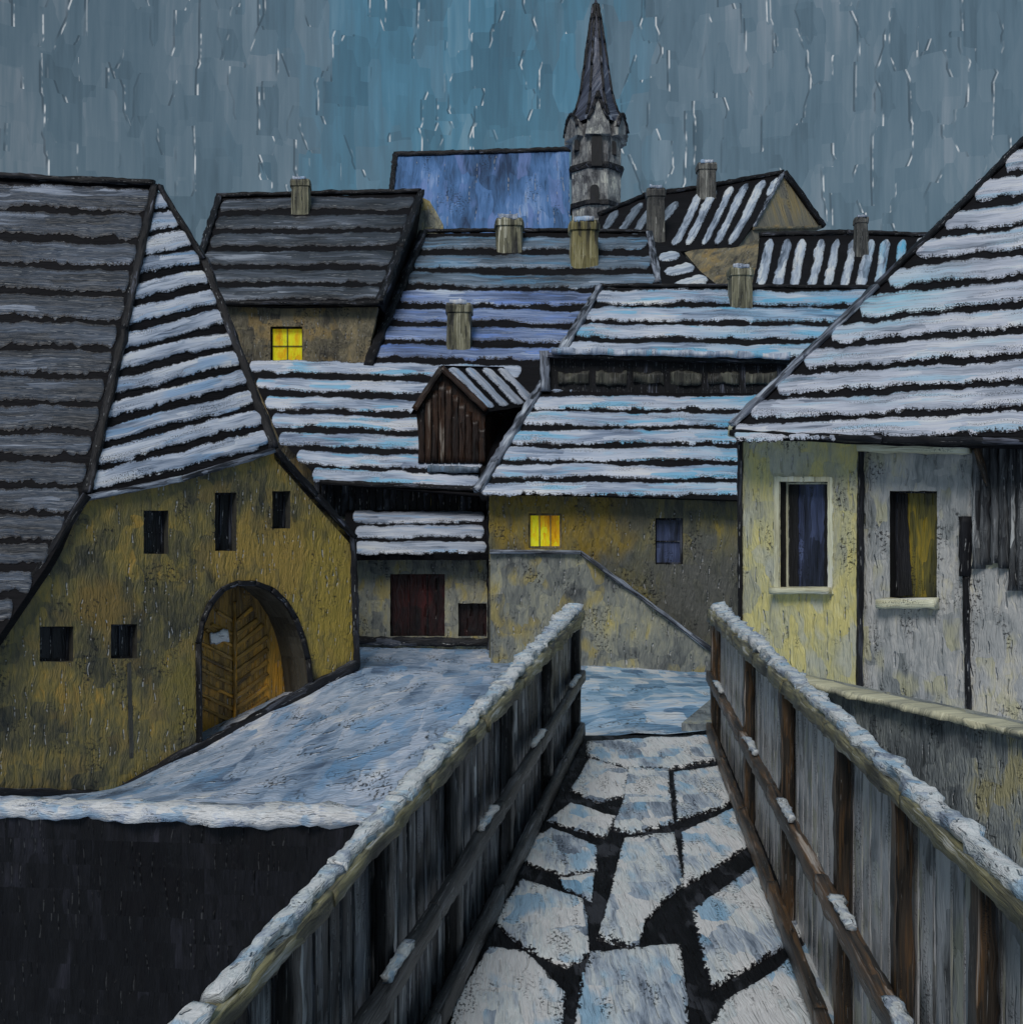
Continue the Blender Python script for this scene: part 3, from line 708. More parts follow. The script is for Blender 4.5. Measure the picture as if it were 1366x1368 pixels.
def blue5(x, y):
    b = max(0, 1 - abs(y - 405 + (x - 1180) * .25) / 45) * max(0, 1 - abs(x - 1190) / 120)
    return min(1, b * 1.2 + max(0, N1(x * .015, y * .06, 8) - .35))
mb = MB(); snow_rows(mb, RR, (900, 598), (1640, 573), (900, 272), (1640, 150), 11, [(978, 570), (1171, 387), (1366, 192), (1496, 62), (1636, 46), (1636, 588), (1366, 588), (980, 580)], .72, .06, tint=blue5, seed=200, wob=.1)
snow_rows(mb, RR, (1300, 208), (1640, 152), (1400, 60), (1640, 20), 5, [(1345, 212), (1492, 68), (1636, 50), (1636, 160)], .7, .06, seed=260)
mb.build('snow_cover', snow_right, roof5)
edge_beams(RR, [((979, 570), (1075, 478)), ((1075, 478), (1170, 386))], .12, edge_light, roof5, 'verge_board')
edge_beams(RR, [((1170, 386), (1270, 290)), ((1270, 290), (1495, 58))], .11, edge_dark, roof5, 'verge_board')
mb = MB(); mb.beam(RR.pt(977, 577, -.02), RR.pt(1180, 586, -.02), (.16, .10), jit=.3); mb.beam(RR.pt(1180, 586, -.02), RR.pt(1640, 592, -.02), (.16, .10), jit=.3); mb.build('eaves_board', edge_dark, roof5)

# retaining wall below it
cA, cB = P(1040, 903, 14.8), P(1366, 978, 11.2); cC = cB + (cB - cA) * 1.2
RW = Plane((1040, 903, 14.8), (1366, 978, 11.2), (1040, 1100, 14.8))
mb = MB()
poly = [cA - (cB - cA) * .05, cB, cC, Vector((cC.x, cC.y, EYE - 7.6)), Vector((cA.x, cA.y, EYE - 7.6))]
poly[0].z = cA.z
mb.prism(poly, -RW.n * .5)
mb.beam(cA + Vector((0, .1, 0)), cB + Vector((0, .1, .0)), (.4, .075), jit=.2, mi=1, n=70); mb.beam(cB + Vector((0, .1, 0)), cC + Vector((0, .1, 0)), (.4, .075), jit=.2, mi=1, n=40)
cZ = Vector((2.05, 10.25, EYE - 1.50))
nz = Vector((cA.y - cZ.y, -(cA.x - cZ.x), 0)).normalized()
mb.prism([cZ, cA, Vector((cA.x, cA.y, EYE - 7.6)), Vector((cZ.x, cZ.y, EYE - 7.6))], -nz * .5)
mb.beam(cZ + Vector((0, .1, 0)), cA + Vector((0, .1, 0)), (.4, .07), jit=.2, mi=1, n=50)
o = mb.build('retaining_wall', [stonew, coping]); tag(o, 'grey retaining wall with a pale cream coping below the yellow house', 'wall')

# ---------------------------------------------------------------- 6 distant roofs with windblown stripes
H6 = thing('gabled_house', 'distant house with a beige gable and slanting stripes of snow on its roof', 'house', (P(940, 500, 60).x, 62, EYE + 1))
RE = Plane((905, 330, 58), (1000, 326, 58), (1045, 233, 65))
polyE = [(800, 288), (858, 264), (950, 250), (1045, 232), (1002, 306), (986, 329), (905, 336), (880, 330), (800, 312)]
mb = MB(); mb.mirror([RE.pt(*p) for p in polyE], 70)
roof6 = mb.build('roof', tile_far, H6)
mb = MB(); snow_rows(mb, RE, (790, 318), (826, 262), (888, 332), (950, 252), 5, [(802, 290), (858, 268), (905, 262), (880, 328), (804, 308)], .5, .14, seed=300, endr=.8, step=3.5, mats=lambda i, n: 1)
snow_rows(mb, RE, (890, 332), (925, 256), (1000, 330), (1052, 232), 6, [(870, 268), (950, 254), (1042, 236), (1002, 304), (984, 328), (892, 330)], .56, .14, seed=330, endr=.8, step=3.5)
mb.build('snow_cover', [snow_strip, snow_strip_dk], roof6)
edge_beams(RE, [((800, 287), (858, 263)), ((858, 263), (950, 249)), ((950, 249), (1045, 231))], .3, edge_dark, roof6, 'ridge')
GE = Plane((1045, 233, 65), (1002, 306, 59.8), (1093, 304, 66)); mb = MB()
mb.prism([GE.pt(*p) for p in refine([(1045, 233), (1004, 306), (985, 330), (1040, 330), (1096, 305)], 7, .8)], Vector((-.5, 2.5, 0)))
mb.build('gable_wall', paint('tan_gable', S((44,41,37), (74,70,62), (96,92,82), (106,100,84), (120,106,74)), .4, 2.0, .45, .6, .5), H6)
edge_beams(GE, [((1045, 231), (1097, 304))], .42, edge_dark, H6, 'verge_board')
edge_beams(GE, [((1045, 231), (1004, 304))], .2, edge_light, H6, 'verge_board')
edge_beams(GE, [((1004, 306), (1094, 304))], .2, taupe, H6, 'tie_beam')
mb = MB(); q = flat(62); mb.prism([q.pt(*p) for p in rect(800, 300, 1040, 620)], Vector((0, 10, 0))); mb.build('wall', taupe, H6)
chimney(roof6, 864, 889, 250, 312, 58.5, chim_g)
chimney(roof6, 932, 958, 216, 262, 62.6, chim_g)

H7 = thing('striped_house', 'distant low house with a beige end wall and upright stripes of snow', 'house', (P(1120, 500, 48).x, 50, EYE + 1))
RF = Plane((1010, 388, 46.5), (1230, 388, 46.5), (1100, 316, 51))
polyF = [(1016, 316), (1130, 314), (1262, 317), (1262, 390), (1003, 392)]
mb = MB(); mb.mirror([RF.pt(*p) for p in polyF], 51.2); roof7 = mb.build('roof', tile_far, H7)
mb = MB(); snow_rows(mb, RF, (1003, 388), (1018, 316), (1250, 390), (1264, 317), 11, [(1018, 319), (1256, 320), (1256, 388), (1006, 388)], .54, .11, seed=360, endr=.8, step=3.5,
                     tint=lambda x, y: max(0, min(1, (x - 1150) / 50)) * (.6 + N1(x * .1, y * .05)))
mb.build('snow_cover', snow_strip, roof7)
edge_beams(RF, [((1014, 315), (1130, 312)), ((1130, 312), (1260, 316))], .26, edge_dark, roof7, 'ridge')
chimney(roof7, 1143, 1161, 289, 332, 49.2, chim_g)
q = Plane((1012, 318, 50.5), (1008, 390, 46.6), (915, 336, 52)); mb = MB()
mb.prism([q.pt(*p) for p in refine([(914, 337), (930, 333), (985, 330), (1014, 318), (1006, 392), (960, 392)], 7, 1.0)], Vector((1, 4, 0)))
mb.build('gable_wall', taupe, H7)
mb = MB(); q2 = flat(48.5); mb.prism([q2.pt(*p) for p in rect(1012, 380, 1260, 640)], Vector((0, 6, 0))); mb.build('wall', taupe, H7)

H8 = thing('shed', 'little far shed roof with short snow dashes between the barn and beige gable', 'shed', (P(905, 500, 47).x, 49, EYE + 1))
RG = Plane((880, 385, 46), (950, 385, 46), (880, 318, 50))
mb = MB(); mb.mirror([RG.pt(*p) for p in [(858, 318), (880, 324), (908, 336), (935, 362), (972, 392), (884, 392)]], 50.5); roof8 = mb.build('roof', tile_far, H8)
mb = MB(); snow_rows(mb, RG, (858, 320), (930, 300), (905, 392), (985, 372), 4, [(870, 324), (905, 336), (932, 360), (960, 386), (892, 388)], .6, .12, seed=400, endr=.8, step=3.5)
mb.build('snow_cover', snow_strip, roof8)
mb = MB(); q2 = flat(48.5); mb.prism([q2.pt(*p) for p in rect(886, 386, 950, 620)], Vector((0, 3, 0))); mb.build('wall', taupe, H8)

# ---------------------------------------------------------------- 7 church
dC = 110.0
CH = thing('church', 'grey church with a slate spire and long blue nave roof on the skyline', 'church', (P(795, 750, dC).x, dC, EYE - 2))
RN = Plane((526, 330, 106), (757, 330, 106), (640, 206, 116))
polyN = [(528, 207), (640, 205), (760, 201), (762, 345), (520, 345)]
mb = MB(); mb.mirror([RN.pt(*p) for p in refine(polyN, 16, 1.0)], 116.5); rn = mb.build('roof', church_r, CH)
edge_beams(RN, [((526, 207), (640, 204)), ((640, 204), (762, 200))], .55, edge_dark, rn, 'ridge'); edge_beams(RN, [((528, 207), (522, 262)), ((522, 262), (518, 345))], .45, edge_dark, rn, 'verge_board')
mb = MB(); q2 = flat(109); mb.prism([q2.pt(*p) for p in rect(536, 335, 760, 760)], Vector((0, 14, 0))); mb.build('wall', church_w, CH)
pxm = dC / F
tx = P(795.5, 0, dC).x
def lathe(mb, prof, n, cy, mi=0, rot=0., jit=.02, flatten=1.0):
    vs = []; uvs = []
    for i, (r, z) in enumerate(prof):
        for k in range(n + 1):
            a = rot + (k % n) / n * 2 * math.pi
            rr = r * (1 + jit * N1(k % n * 1.3, z * .6, 5))
            vs.append(Vector((tx + rr * math.cos(a), cy + rr * math.sin(a) * flatten, z))); uvs.append((k / n * 2 * math.pi * max(r, 1.2), z))
    R = n + 1
    mb.add(vs, [(i*R+k, i*R+k+1, (i+1)*R+k+1, (i+1)*R+k) for i in range(len(prof)-1) for k in range(n)], mi, uvs)
def zc(py): return EYE + (HY - py) * pxm
mb = MB()
r_ = 35 * pxm
lathe(mb, [(r_ * .98, EYE - 3), (r_ * .98, zc(282)), (r_ * 1.0, zc(240)), (r_ * .99, zc(176))], 8, dC, 0, math.pi / 8, .06)
tw = mb.build('tower', church_w, CH)
mb = MB(); lathe(mb, [(r_ * .95, zc(236)), (r_ * 1.07, zc(235)), (r_ * 1.1, zc(231)), (r_ * 1.05, zc(227)), (r_ * .95, zc(226))], 8, dC, 0, math.pi / 8, .10); mb.build('cornice', edge_dark, tw)
mb = MB(); lathe(mb, [(r_ * .95, zc(284)), (r_ * 1.06, zc(283)), (r_ * 1.04, zc(277)), (r_ * .95, zc(276))], 8, dC, 0, math.pi / 8, .10); mb.build('cornice', edge_dark, tw)
# belfry openings
def slot(x0, x1, yt, yb, dx, name='opening'):
    mb = MB(); k = []
    for i in range(9):
        a = math.pi * i / 8; k.append(((x0 + x1) / 2 - (x1 - x0) / 2 * math.cos(a), yt + (x1 - x0) / 2 * (1 - math.sin(a))))
    k += [(x1, yb), (x0, yb)]
    q = flat(dC - math.sqrt(max(.1, r_ ** 2 - (dx * pxm) ** 2)) - .12)
    mb.prism([q.pt(*p) for p in k], Vector((0, 1.0, 0))); mb.build(name, black, tw)
slot(790, 804, 178, 221, 0); slot(788, 800, 246, 271, 0); slot(816, 823, 188, 206, 25); slot(767, 773, 186, 200, -25)
# gablets round the foot of the spire
for ang in (-90, -30, 30, 210, 150, 90):
    a = math.radians(ang); c = Vector((tx + r_ * .93 * math.cos(a), dC + r_ * .93 * math.sin(a), zc(190))); tdir = Vector((-math.sin(a), math.cos(a), 0)); nd = Vector((math.cos(a), math.sin(a), 0))
    hw = 15 * pxm; big = ang == -90; hgt = (190 - (138 if big else 160)) * pxm
    pr = [(-1, -.06), (-1, .3), (-.75, .62), (-.35, .85), (0, 1.0), (.35, .85), (.75, .62), (1, .3), (1, -.06)] if not big else [(-1.1, -.06), (-.9, .3), (-.45, .55), (-.2, .8), (0, 1), (.2, .8), (.45, .55), (.9, .3), (1.1, -.06)]
    mb = MB(); mb.prism([c + tdir * (x * hw) + Vector((0, 0, z * hgt)) + nd * .5 for x, z in pr], -nd * 1.9)
    for (x, z), (x2, z2) in zip(pr[1:-2], pr[2:-1]):
        mb.beam(c + tdir * (x * hw) + Vector((0, 0, z * hgt)) + nd * .5, c + tdir * (x2 * hw) + Vector((0, 0, z2 * hgt)) + nd * .5, (.3, .3), mi=1, jit=.3, n=3)
    mb.build('gablet', [church_w, edge_dark], tw)
mb = MB(); lathe(mb, [(r_ * 1.08, zc(172)), (r_ * 1.1, zc(168)), (r_ * .86, zc(152)), (r_ * .66, zc(130)), (r_ * .50, zc(95)), (r_ * .36, zc(60)), (r_ * .21, zc(28)), (r_ * .12, zc(12)), (r_ * .06, zc(2)), (.03, zc(-3))], 8, dC, 0, math.pi / 8, .05)
for k in range(8):
    a = math.pi / 8 + k * math.pi / 4
    pr = [(r_ * 1.08, zc(166)), (r_ * .86, zc(152)), (r_ * .66, zc(130)), (r_ * .50, zc(95)), (r_ * .36, zc(60)), (r_ * .21, zc(28)), (r_ * .10, zc(6))]
    for (ra_, za), (rb_, zb_) in zip(pr[:-1], pr[1:]):
        mb.beam(Vector((tx + ra_ * math.cos(a), dC + ra_ * math.sin(a), za)), Vector((tx + rb_ * math.cos(a), dC + rb_ * math.sin(a), zb_)), (.24, .24), mi=1, jit=.3, n=6)
mb.build('spire', [church_s, edge_dark], CH)

# ---------------------------------------------------------------- 8 footbridge
def LR(d, h=0.): return Vector((-1.05 + .163 * d, d, EYE - 1.16 + .0690 * d + h))     # left rail top
def RRl(d, h=0.): return Vector((.81 + .100 * d, d, EYE - .76 + .0290 * d + h))       # right rail top
DK = Plane((790, 985, 10), (955, 985, 10), (860, 1340, 4.64))
def dz(d):
    p = DK.p; n = DK.n
    return p.z - (d - p.y) * n.y / n.z
c = Vector((.9, 9.0, dz(9.0)))
BR = thing('footbridge', 'narrow stone-flagged footbridge with snow-capped timber railings leading into town', 'bridge', c)
mb = MB()
n = 24
vs = []
for i in range(n + 1):
    d = -1.5 + 11.6 * i / n
    for x in (LR(d).x - .12, RRl(d).x + .12): vs += [Vector((x, d, dz(d) - .004)), Vector((x, d, dz(d) - .45))]
fs = []
for i in range(n):
    a = i * 4; b = a + 4
    fs += [(a, a + 2, b + 2, b), (a + 1, b + 1, b + 3, a + 3), (a, b, b + 1, a + 1), (a + 2, a + 3, b + 3, b + 2)]
fs += [(0, 1, 3, 2), (n * 4, n * 4 + 2, n * 4 + 3, n * 4 + 1)]
mb.add(vs, fs)
deck = mb.build('deck', flag_m, BR)
stones = [
 [(190,215),(345,205),(505,200),(520,258),(400,282),(285,282),(185,252)],
 [(180,264),(278,292),(272,358),(200,374),(135,345)],
 [(288,290),(388,296),(402,430),(305,455),(248,446),(276,370)],
 [(416,300),(530,285),(577,355),(540,388),(424,420)],
 [(130,385),(245,420),(215,472),(70,430)],
 [(75,455),(190,500),(192,560),(110,575),(0,540),(20,485)],
 [(100,592),(190,576),(182,645),(110,612)],
 [(278,490),(402,476),(428,600),(335,690),(312,765),(210,740),(247,610)],
 [(438,465),(575,400),(617,490),(560,530),(444,600)],
 [(0,600),(150,650),(162,690),(168,790),(110,820),(0,770),(-75,700)],
 [(472,680),(640,560),(757,730),(680,782),(522,875),(500,800)],
 [(190,802),(415,780),(432,900),(440,1010),(150,1010),(165,880)],
 [(-90,790),(0,800),(100,905),(92,1010),(-190,1010),(-180,930)],
 [(690,850),(790,755),(875,900),(890,1010),(520,1010),(560,930)],
 [(150,1030),(440,1030),(455,1300),(60,1300)], [(-260,1030),(90,1030),(30,1300),(-520,1300)], [(510,1030),(900,1030),(1120,1300),(520,1300)]]
mb = MB()
for si, st in enumerate(stones):
    px = [(700 + x / 2.051, 888 + y / 2.051) for x, y in st]
    px = refine(px, 4.5, 1.6, si * 3.0); k = len(px)
    cx = sum(p[0] for p in px) / k; cy = sum(p[1] for p in px) / k
    dmid = DK.pt(cx, cy).y; hh = .014
    rings = [(1.0, -.006), (.985, .5), (.95, .85), (.86, 1.0), (.72, 1.0), (.55, 1.02), (.36, 1.0), (.18, 1.0), (.05, 1.0)]
    vs = []
    for s_, h_ in rings:
        for p in px:
            q = (cx + (p[0] - cx) * s_ * 1.12, cy + (p[1] - cy) * s_ * 1.12)
            b = DK.pt(*q); z = N1(b.x * 7, b.y * 5, si) * .35 + N1(b.x * 22, b.y * 14, si + 4) * .22
            vs.append(DK.pt(q[0], q[1], hh * h_ * (1 + z) if h_ > 0 else h_))
    fs = [(i * k + j, i * k + (j + 1) % k, (i + 1) * k + (j + 1) % k, (i + 1) * k + j) for i in range(len(rings) - 1) for j in range(k)]
    fs.append(tuple((len(rings) - 1) * k + j for j in range(k)))
    ed = [e for s_, h_ in rings for e in [min(1, max(0, (s_ - .66) / .34))] * k]
    mb.add(vs, fs, 0, [(v.x + si * 3.3, v.y * .5 + v.z * 1.2 + si) for v in vs], True, None, ed)
mb.build('paving', snow_n, deck)

def railing(fn, sgn, dposts, bmat, pmat, cap_mat, name_label, d0, d1):
    """boards nailed to the outside of posts, three rails, snow lying on the top rail"""
    side = Vector((1, 0, 0))
    mb = MB(); d = d0
    while d < d1:
        w = random.uniform(.10, .16)
        b = fn(d + w / 2); zt = b.z - .03; zb = dz(d + w / 2) - .10
        x = -sgn * .05
        mb.beam(Vector((b.x + x, b.y, zb)), Vector((b.x + x, b.y, zt)), (w * .46 * 2, .03), jit=.10, side=(fn(1) - fn(0)), freq=6, round_=.9, n=18)
        d += w * random.uniform(1.0, 1.12)
    rl = mb.build('railing', bmat, BR); rl['label'] = name_label
    for dp in dposts:
        b = fn(dp); mb = MB(); w = .042 + .0062 * dp
        mb.beam(Vector((b.x + sgn * .0, b.y, dz(dp) - .35)), Vector((b.x + sgn * .0, b.y, b.z - .01)), (w * 1.3, w * .8), jit=.2, side=(fn(1) - fn(0)), freq=7, n=26)
        mb.build('post', pmat, rl)
    for t, hh, nm in ((.50, .085, 'middle_rail'), (.93, .10, 'bottom_rail')):
        mb = MB(); seg = 8
        for i in range(seg):
            da = d0 + (d1 - d0) * i / seg; db_ = d0 + (d1 - d0) * (i + 1) / seg
            def q(dd):
                b = fn(dd); return Vector((b.x + sgn * .055, b.y, b.z + (dz(dd) - b.z) * t))
            mb.beam(q(da), q(db_), (.05, hh * (.85 + .03 * da)), (.05, hh * (.85 + .03 * db_)), jit=.16, freq=6)
        m_ = mb.build(nm, pmat, rl)
    # top rail and its snow
    mb = MB(); seg = 10
    sz = lambda d: .030 + .0100 * max(d, 0)
    for i in range(seg):
        da = d0 + (d1 - d0) * i / seg; db_ = d0 + (d1 - d0) * (i + 1) / seg
        mb.beam(fn(da, -.01), fn(db_, -.01), (sz(da) * 1.15, sz(da) * .8), (sz(db_) * 1.15, sz(db_) * .8), jit=.22, freq=6)
    mb.build('top_rail', cap_mat, rl)
    d = d0
    while d < d1 - .05:
        L = random.uniform(.5, 1.6); e = min(d + L, d1 + .02)
        if d1 - e < .4: e = d1 + .02
        n_ = max(2, int((e - d) / .5)); ms = MB(); k = random.uniform(.85, 1.1)
        s0 = sz(d); s1 = sz(e)
        ms.beam(fn(d) + Vector((-sgn * s0 * .2, 0, s0 * .42)), fn(e) + Vector((-sgn * s1 * .2, 0, s1 * .42)), (s0 * 1.0 * k, s0 * .58 * k), (s1 * 1.0 * k, s1 * .58 * k), jit=.46, freq=5, n=max(10, int((e - d) / .014)), round_=.6)
        ms.build('snow', snow_cap, rl)
        d = e + random.uniform(.0, .05 + .012 * max(e, 0))
    for dp in ((9.0, 6.9, 5.2, 3.6, 2.6) if sgn > 0 else (8.6, 6.4, 5.0, 3.7, 2.9)):
        L = .12 + .05 * dp; ms = MB()
        def q(dd):
            b = fn(dd); return Vector((b.x + sgn * .06, b.y, b.z + (dz(dd) - b.z) * .50 + .040 + .004 * dd))
        ms.beam(q(dp), q(dp + L), (.035, .03), (.05, .012), jit=.5, freq=12, n=16, round_=.5)
        ms.build('snow', snow_cap, rl)
railing(LR, 1, (9.95, 8.0, 6.3, 4.9, 3.8, 2.9, 2.1, 1.0, -.5), board_k, timber, rail_y, 'blackened left-hand railing of the bridge', -1.4, 10.0)
railing(RRl, -1, (9.9, 7.27, 5.57, 4.17, 3.27, 2.53, 1.6, .4, -1), board_g, timberb, rail_y, 'silver-grey right-hand railing with brown posts', -1.4, 10.0)
# stone abutment carrying the far end
mb = MB(); mb.box((.25, 9.85, EYE - 7.6), (2.2, 10.6, dz(10.1) - .46)); mb.build('abutment', stonew, BR)

# ---------------------------------------------------------------- 9 moat wall with snow on top
wa, wb_ = P(0, 1086, 14.3), P(520, 1100, 13.7)
dirw = (wb_ - wa).normalized(); nrm = Vector((dirw.y, -dirw.x, 0)).normalized()
A0 = wa - dirw * 12; B0 = wb_ + dirw * .6
mb = MB()
E0 = Vector((.35, 10.1, B0.z + .55))
for a, b in ((A0, B0), (B0, E0)):
    nn = Vector(((b - a).y, -(b - a).x, 0)).normalized()
    m = 60 if a is A0 else 16; k = 14; vs = []
    for i in range(m + 1):
        t = i / m; tp_ = a + (b - a) * t
        for j in range(k + 1):
            z = EYE - 7.6 + (tp_.z - (EYE - 7.6)) * j / k
            vs.append(Vector((tp_.x, tp_.y, z)) + nn * (.03 * N1(t * 20, j * .9, 3)))
    fs = [(i * (k + 1) + j, (i + 1) * (k + 1) + j, (i + 1) * (k + 1) + j + 1, i * (k + 1) + j + 1) for i in range(m) for j in range(k)]
    mb.add(vs, fs, 0)
    top = [vs[i * (k + 1) + k] for i in range(m + 1)]
    mb.add(top + [v - nn * .85 for v in top], [(i, i + 1, m + 2 + i, m + 1 + i) for i in range(m)], 0)
    bot = [Vector((v.x, v.y, EYE - 7.6)) for v in top]
    mb.add([v - nn * .85 for v in top] + [v - nn * .85 for v in bot], [(i, i + 1, m + 2 + i, m + 1 + i) for i in range(m)], 0)
MWL = mb.build('moat_wall', darkwall)
tag(MWL, 'black moat wall with a thick lumpy ridge of snow along its top', 'wall')
ms = MB()
for a, b in ((A0, B0), (B0, E0)):
    L = (b - a).length
    nn = Vector(((b - a).y, -(b - a).x, 0)).normalized()
    o_ = -nn * .14 + Vector((0, 0, .04))
    ms.beam(a + o_ - (b - a) * .0, b + o_ + (b - a).normalized() * .1, (.46, .22), jit=.34, freq=2.6, n=160, round_=.6)
ms.build('snow', snow_w, MWL)

# ---------------------------------------------------------------- 10 ground
def yw(x):
    pts = [(-400, 14.3), (wa.x - 6, wa.y + .95), (wa.x, wa.y + .9), (B0.x - .1, B0.y + .85), (B0.x + .45, B0.y + .1), (.62, 10.4), (2.0, 10.4), (cA.x, cA.y + .25), (cB.x, cB.y + .3), (cC.x, cC.y + .3), (400, cC.y)]
    for (x0, y0), (x1, y1) in zip(pts[:-1], pts[1:]):
        if x <= x1: return y0 + (y1 - y0) * (x - x0) / (x1 - x0)
    return pts[-1][1]
ctrl = [FL.pt(-14, 1063), FL.pt(60, 1066), FL.pt(140, 1066), FL.pt(250, 1010), FL.pt(360, 950), FL.pt(475, 892),
        P(480, 864, 30), P(570, 866, 30), P(650, 868, 30), P(660, 886, 27), P(800, 890, 27), P(950, 898, 27), P(990, 900, 27),
        P(785, 984, 10.1), P(955, 984, 10.1), P(820, 936, 14), P(930, 936, 14), P(200, 1076, 15.4), P(400, 1080, 15.2), P(480, 1082, 15.0), P(400, 1030, 17), P(550, 930, 21), P(640, 905, 22.5), P(330, 1045, 18),
        Vector((-20, 30, EYE - 3.5)), Vector((-15, 16, EYE - 4)), Vector((0, 50, EYE - 1.5)), Vector((-30, 80, EYE - 2)), Vector((30, 80, EYE - 2)), Vector((10, 140, EYE - 2)), Vector((-10, 140, EYE - 2)),
        Vector((4.5, 16, EYE - 2.3)), Vector((6.5, 13, EYE - 2.3)), Vector((10, 16, EYE - 2.3)), Vector((25, 30, EYE - 2.3)), Vector((-200, 300, EYE - 3)), Vector((200, 300, EYE - 3)), Vector((-100, 20, EYE - 4)), Vector((100, 20, EYE - 2.5))]
def bump(x, y): return .025 * N1(x * 1.3, y * 1.1, 2) + .03 * N1(x * 3.1, y * 2.4, 6)
def gz(x, y):
    # weighted plane through the surveyed points: flat between them, no mounds
    A = [[0.] * 4 for _ in range(3)]
    for c_ in ctrl:
        dx, dy = c_.x - x, c_.y - y
        w_ = 1.0 / (dx * dx + dy * dy + 1.2) ** 1.7
        r_ = (1.0, dx, dy)
        for a in range(3):
            for b in range(3): A[a][b] += w_ * r_[a] * r_[b]
            A[a][3] += w_ * r_[a] * c_.z
    for a in (1, 2): A[a][a] += .02 * A[0][0]
    for a in range(3):
        for b in range(a + 1, 3):
            k = A[b][a] / A[a][a]
            for c2_ in range(a, 4): A[b][c2_] -= k * A[a][c2_]
    z2 = A[2][3] / A[2][2]; z1 = (A[1][3] - A[1][2] * z2) / A[1][1]
    return (A[0][3] - A[0][1] * z1 - A[0][2] * z2) / A[0][0]
xs = [-400, -150, -60, -30, -20] + [-14 + .28 * i for i in range(72)] + [6.5, 8, 10, 14, 20, 40, 90, 200, 400]
vsn = [-400, -100, -30, -10, -3, -.04] + [.04] + [.3 * i for i in range(1, 66)] + [20.5, 22, 25, 30, 40, 60, 90, 150, 300, 600]
V = []; UVg = []
for v in vsn:
    for x in xs:
        y = yw(x) + v
        z = EYE - 7.5 if v < 0 else gz(x, y) + (bump(x, y) if v < 25 else 0)
        V.append(Vector((x, y, z))); UVg.append((x, y * .40))
nx = len(xs)
Fg = [(j * nx + i, j * nx + i + 1, (j + 1) * nx + i + 1, (j + 1) * nx + i) for j in range(len(vsn) - 1) for i in range(nx - 1)]
mb = MB(); mb.add(V, Fg, 0, UVg, True); mb.build('ground', snow_g, None, 'structure')
# trodden bluish path from the bridge to the cottage
vs = []; uvs = []; m = 34; k = 10
for i in range(m + 1):
    y = 10.2 + 16.4 * i / m
    xa = .42 + (1.75 - .42) * i / m; xb = 1.82 + (5.4 - 1.82) * i / m
    for j in range(k + 1):
        x = xa + (xb - xa) * j / k
        vs.append(Vector((x, y, gz(x, y) + bump(x, y) + .03))); uvs.append((x, y * .45))
mb = MB(); mb.add(vs, [(i * (k + 1) + j, i * (k + 1) + j + 1, (i + 1) * (k + 1) + j + 1, (i + 1) * (k + 1) + j) for i in range(m) for j in range(k)], 0, uvs, True)
mb.build('path', snow_p, None, 'structure')

# ---------------------------------------------------------------- light and sky
SUN_EL, SUN_AZ = 45.0, -18.0        # sun above and behind the viewer
sun = bpy.data.lights.new('sun', 'SUN'); sun.energy = 1.5; sun.angle = math.radians(24); sun.color = (1, .975, .95)
so = bpy.data.objects.new('sun', sun); COL.objects.link(so)
el, az = math.radians(SUN_EL), math.radians(SUN_AZ)
dvec = Vector((math.sin(az) * math.cos(el), -math.cos(az) * math.cos(el), math.sin(el)))   # towards the sun
so.rotation_euler = dvec.to_track_quat('Z', 'Y').to_euler(); so.location = (0, -20, 40)
w = bpy.data.worlds.new('World'); scene.world = w; w.use_nodes = True
T = NT(w.node_tree); T.n.clear()
wo = T.new('ShaderNodeOutputWorld'); bg = T.new('ShaderNodeBackground')
sky = T.new('ShaderNodeTexSky', sky_type='NISHITA'); sky.sun_disc = False
sky.sun_elevation = el; sky.sun_rotation = math.pi - az; sky.air_density = 1.6; sky.dust_density = 2.5
tc = T.new('ShaderNodeTexCoord'); sp = T.new('ShaderNodeSeparateXYZ'); T.link(tc.outputs['Generated'], sp.inputs[0])
azi = T.math('ARCTAN2', sp.outputs[0], sp.outputs[1])
hyp = T.math('SQRT', T.math('ADD', T.math('MULTIPLY', sp.outputs[0], sp.outputs[0]), T.math('MULTIPLY', sp.outputs[1], sp.outputs[1])))
ele = T.math('ARCTAN2', sp.outputs[2], hyp)
cb = T.new('ShaderNodeCombineXYZ'); T.link(azi, cb.inputs[0]); T.link(ele, cb.inputs[1]); vec = cb.outputs[0]
wn = T.noise(T.scale(vec, 14, 9), 1, 2)
wv = T.vmath('MULTIPLY', T.vmath('SUBTRACT', wn.outputs['Color'], (.5, .5, .5)), (.007, .02, 0))
pv = T.vmath('ADD', vec, wv)
v1 = T.vor(T.scale(pv, 42, 19), metric='CHEBYCHEV'); c1 = T.new('ShaderNodeSeparateColor'); T.link(v1.outputs['Color'], c1.inputs[0])
v2 = T.vor(T.vmath('ADD', T.scale(pv, 66, 27), (7, 3, 0)), metric='CHEBYCHEV'); c2 = T.new('ShaderNodeSeparateColor'); T.link(v2.outputs['Color'], c2.inputs[0])
st = T.noise(T.scale(pv, 150, 12), 1, 3, .6).outputs[0]
big = T.noise(T.scale(vec, 5, 5), 1, 2, .5).outputs[0]
f = T.math('ADD', T.math('ADD', T.math('MULTIPLY', c1.outputs[0], .22), T.math('MULTIPLY', c2.outputs[0], .18)), T.math('ADD', T.math('MULTIPLY', st, .50), T.math('MULTIPLY', big, .40)))
f = T.rng(f, .36, .94, 0, 1, False)
greys = T.ramp(f, [(0, lin((70,89,102)) + (1,)), (.35, lin((86,108,123)) + (1,)), (.65, lin((98,118,132)) + (1,)), (1, lin((122,136,148)) + (1,))])
blues = T.ramp(f, [(0, lin((58,92,112)) + (1,)), (.4, lin((66,108,130)) + (1,)), (.7, lin((72,122,148)) + (1,)), (1, lin((100,138,158)) + (1,))])
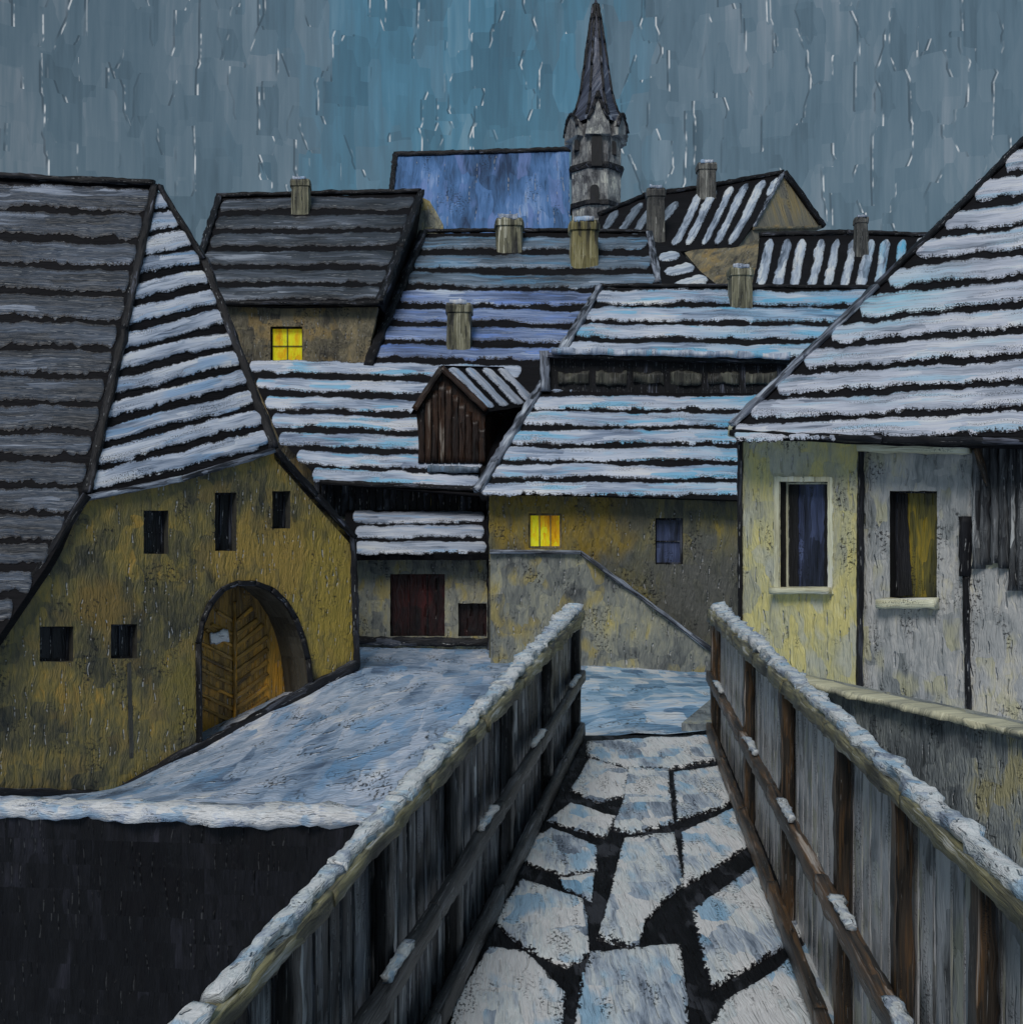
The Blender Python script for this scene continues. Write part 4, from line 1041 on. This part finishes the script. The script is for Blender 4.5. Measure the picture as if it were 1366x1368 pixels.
mid = T.rng(T.math('ABSOLUTE', T.math('ADD', azi, .04)), .02, .27, 1, 0)
blueness = T.math('MULTIPLY', T.rng(T.math('ADD', T.math('MULTIPLY', mid, .70), T.math('ADD', T.math('MULTIPLY', c1.outputs[1], .34), T.math('MULTIPLY', st, .3))), .50, 1.04), .85)
col = T.mix(blueness, greys, blues)
leftdark = T.rng(azi, -.5, -.05, .76, 1.0)
col = T.mix(1.0, col, T.vmath('SCALE', (1, 1, 1), sc=leftdark), 'MULTIPLY')
def dab(offx, offy, sx, sy, a, b):
    vo = T.vor(T.vmath('ADD', T.scale(T.vmath('ADD', pv, (offx, offy, 0)), sx, sy), (a, b, 0)), metric='CHEBYCHEV')
    c_ = T.new('ShaderNodeSeparateColor'); T.link(vo.outputs['Color'], c_.inputs[0]); return c_.outputs[0]
brk = T.rng(T.noise(T.scale(vec, 90, 75), 1, 2).outputs[0], .47, .60)
brk2 = T.rng(T.noise(T.scale(vec, 60, 30), 1, 2).outputs[0], .42, .56)
for (sx, sy, a, b, here) in ((42, 19, 0, 0, c1.outputs[0]), (66, 27, 7, 3, c2.outputs[0])):  # dab relief painted into the sky colour: shaded edge, then bright glint
    dx = T.math('SUBTRACT', here, dab(.0017, .0, sx, sy, a, b))
    col = T.mix(T.math('MULTIPLY', T.math('MULTIPLY', T.rng(dx, .18, .5), brk2), .55), col, (.02, .032, .045, 1))
    dx = T.math('SUBTRACT', dab(-.0014, .0, sx, sy, a, b), here)
    col = T.mix(T.math('MULTIPLY', T.math('MULTIPLY', T.rng(dx, .34, .64), brk), .72), col, (.60, .64, .67, 1))
skyc = T.vmath('SCALE', sky.outputs[0], sc=.045)
col = T.mix(.12, col, skyc)
T.link(col, bg.inputs[0]); bg.inputs[1].default_value = 1.0
T.link(bg.outputs[0], wo.inputs[0])

# ---------------------------------------------------------------- camera
cam = bpy.data.cameras.new('camera'); co = bpy.data.objects.new('camera', cam); COL.objects.link(co)
co.location = (0, 0, EYE); co.rotation_euler = (math.radians(90), 0, 0)
cam.sensor_fit = 'HORIZONTAL'; cam.sensor_width = 36; cam.lens = 36 * F / 1366
cam.shift_y = (HY - 684) / 1366; cam.clip_start = .05; cam.clip_end = 2000
scene.camera = co
scene.cycles.max_bounces = 4; scene.cycles.diffuse_bounces = 2; scene.cycles.glossy_bounces = 2
w.cycles.sampling_method = 'MANUAL'; w.cycles.sample_map_resolution = 256
scene.view_settings.view_transform = 'Standard'; scene.view_settings.look = 'None'
scene.view_settings.exposure = 0.02; scene.view_settings.gamma = 1.0; scene.view_settings.use_curve_mapping = False
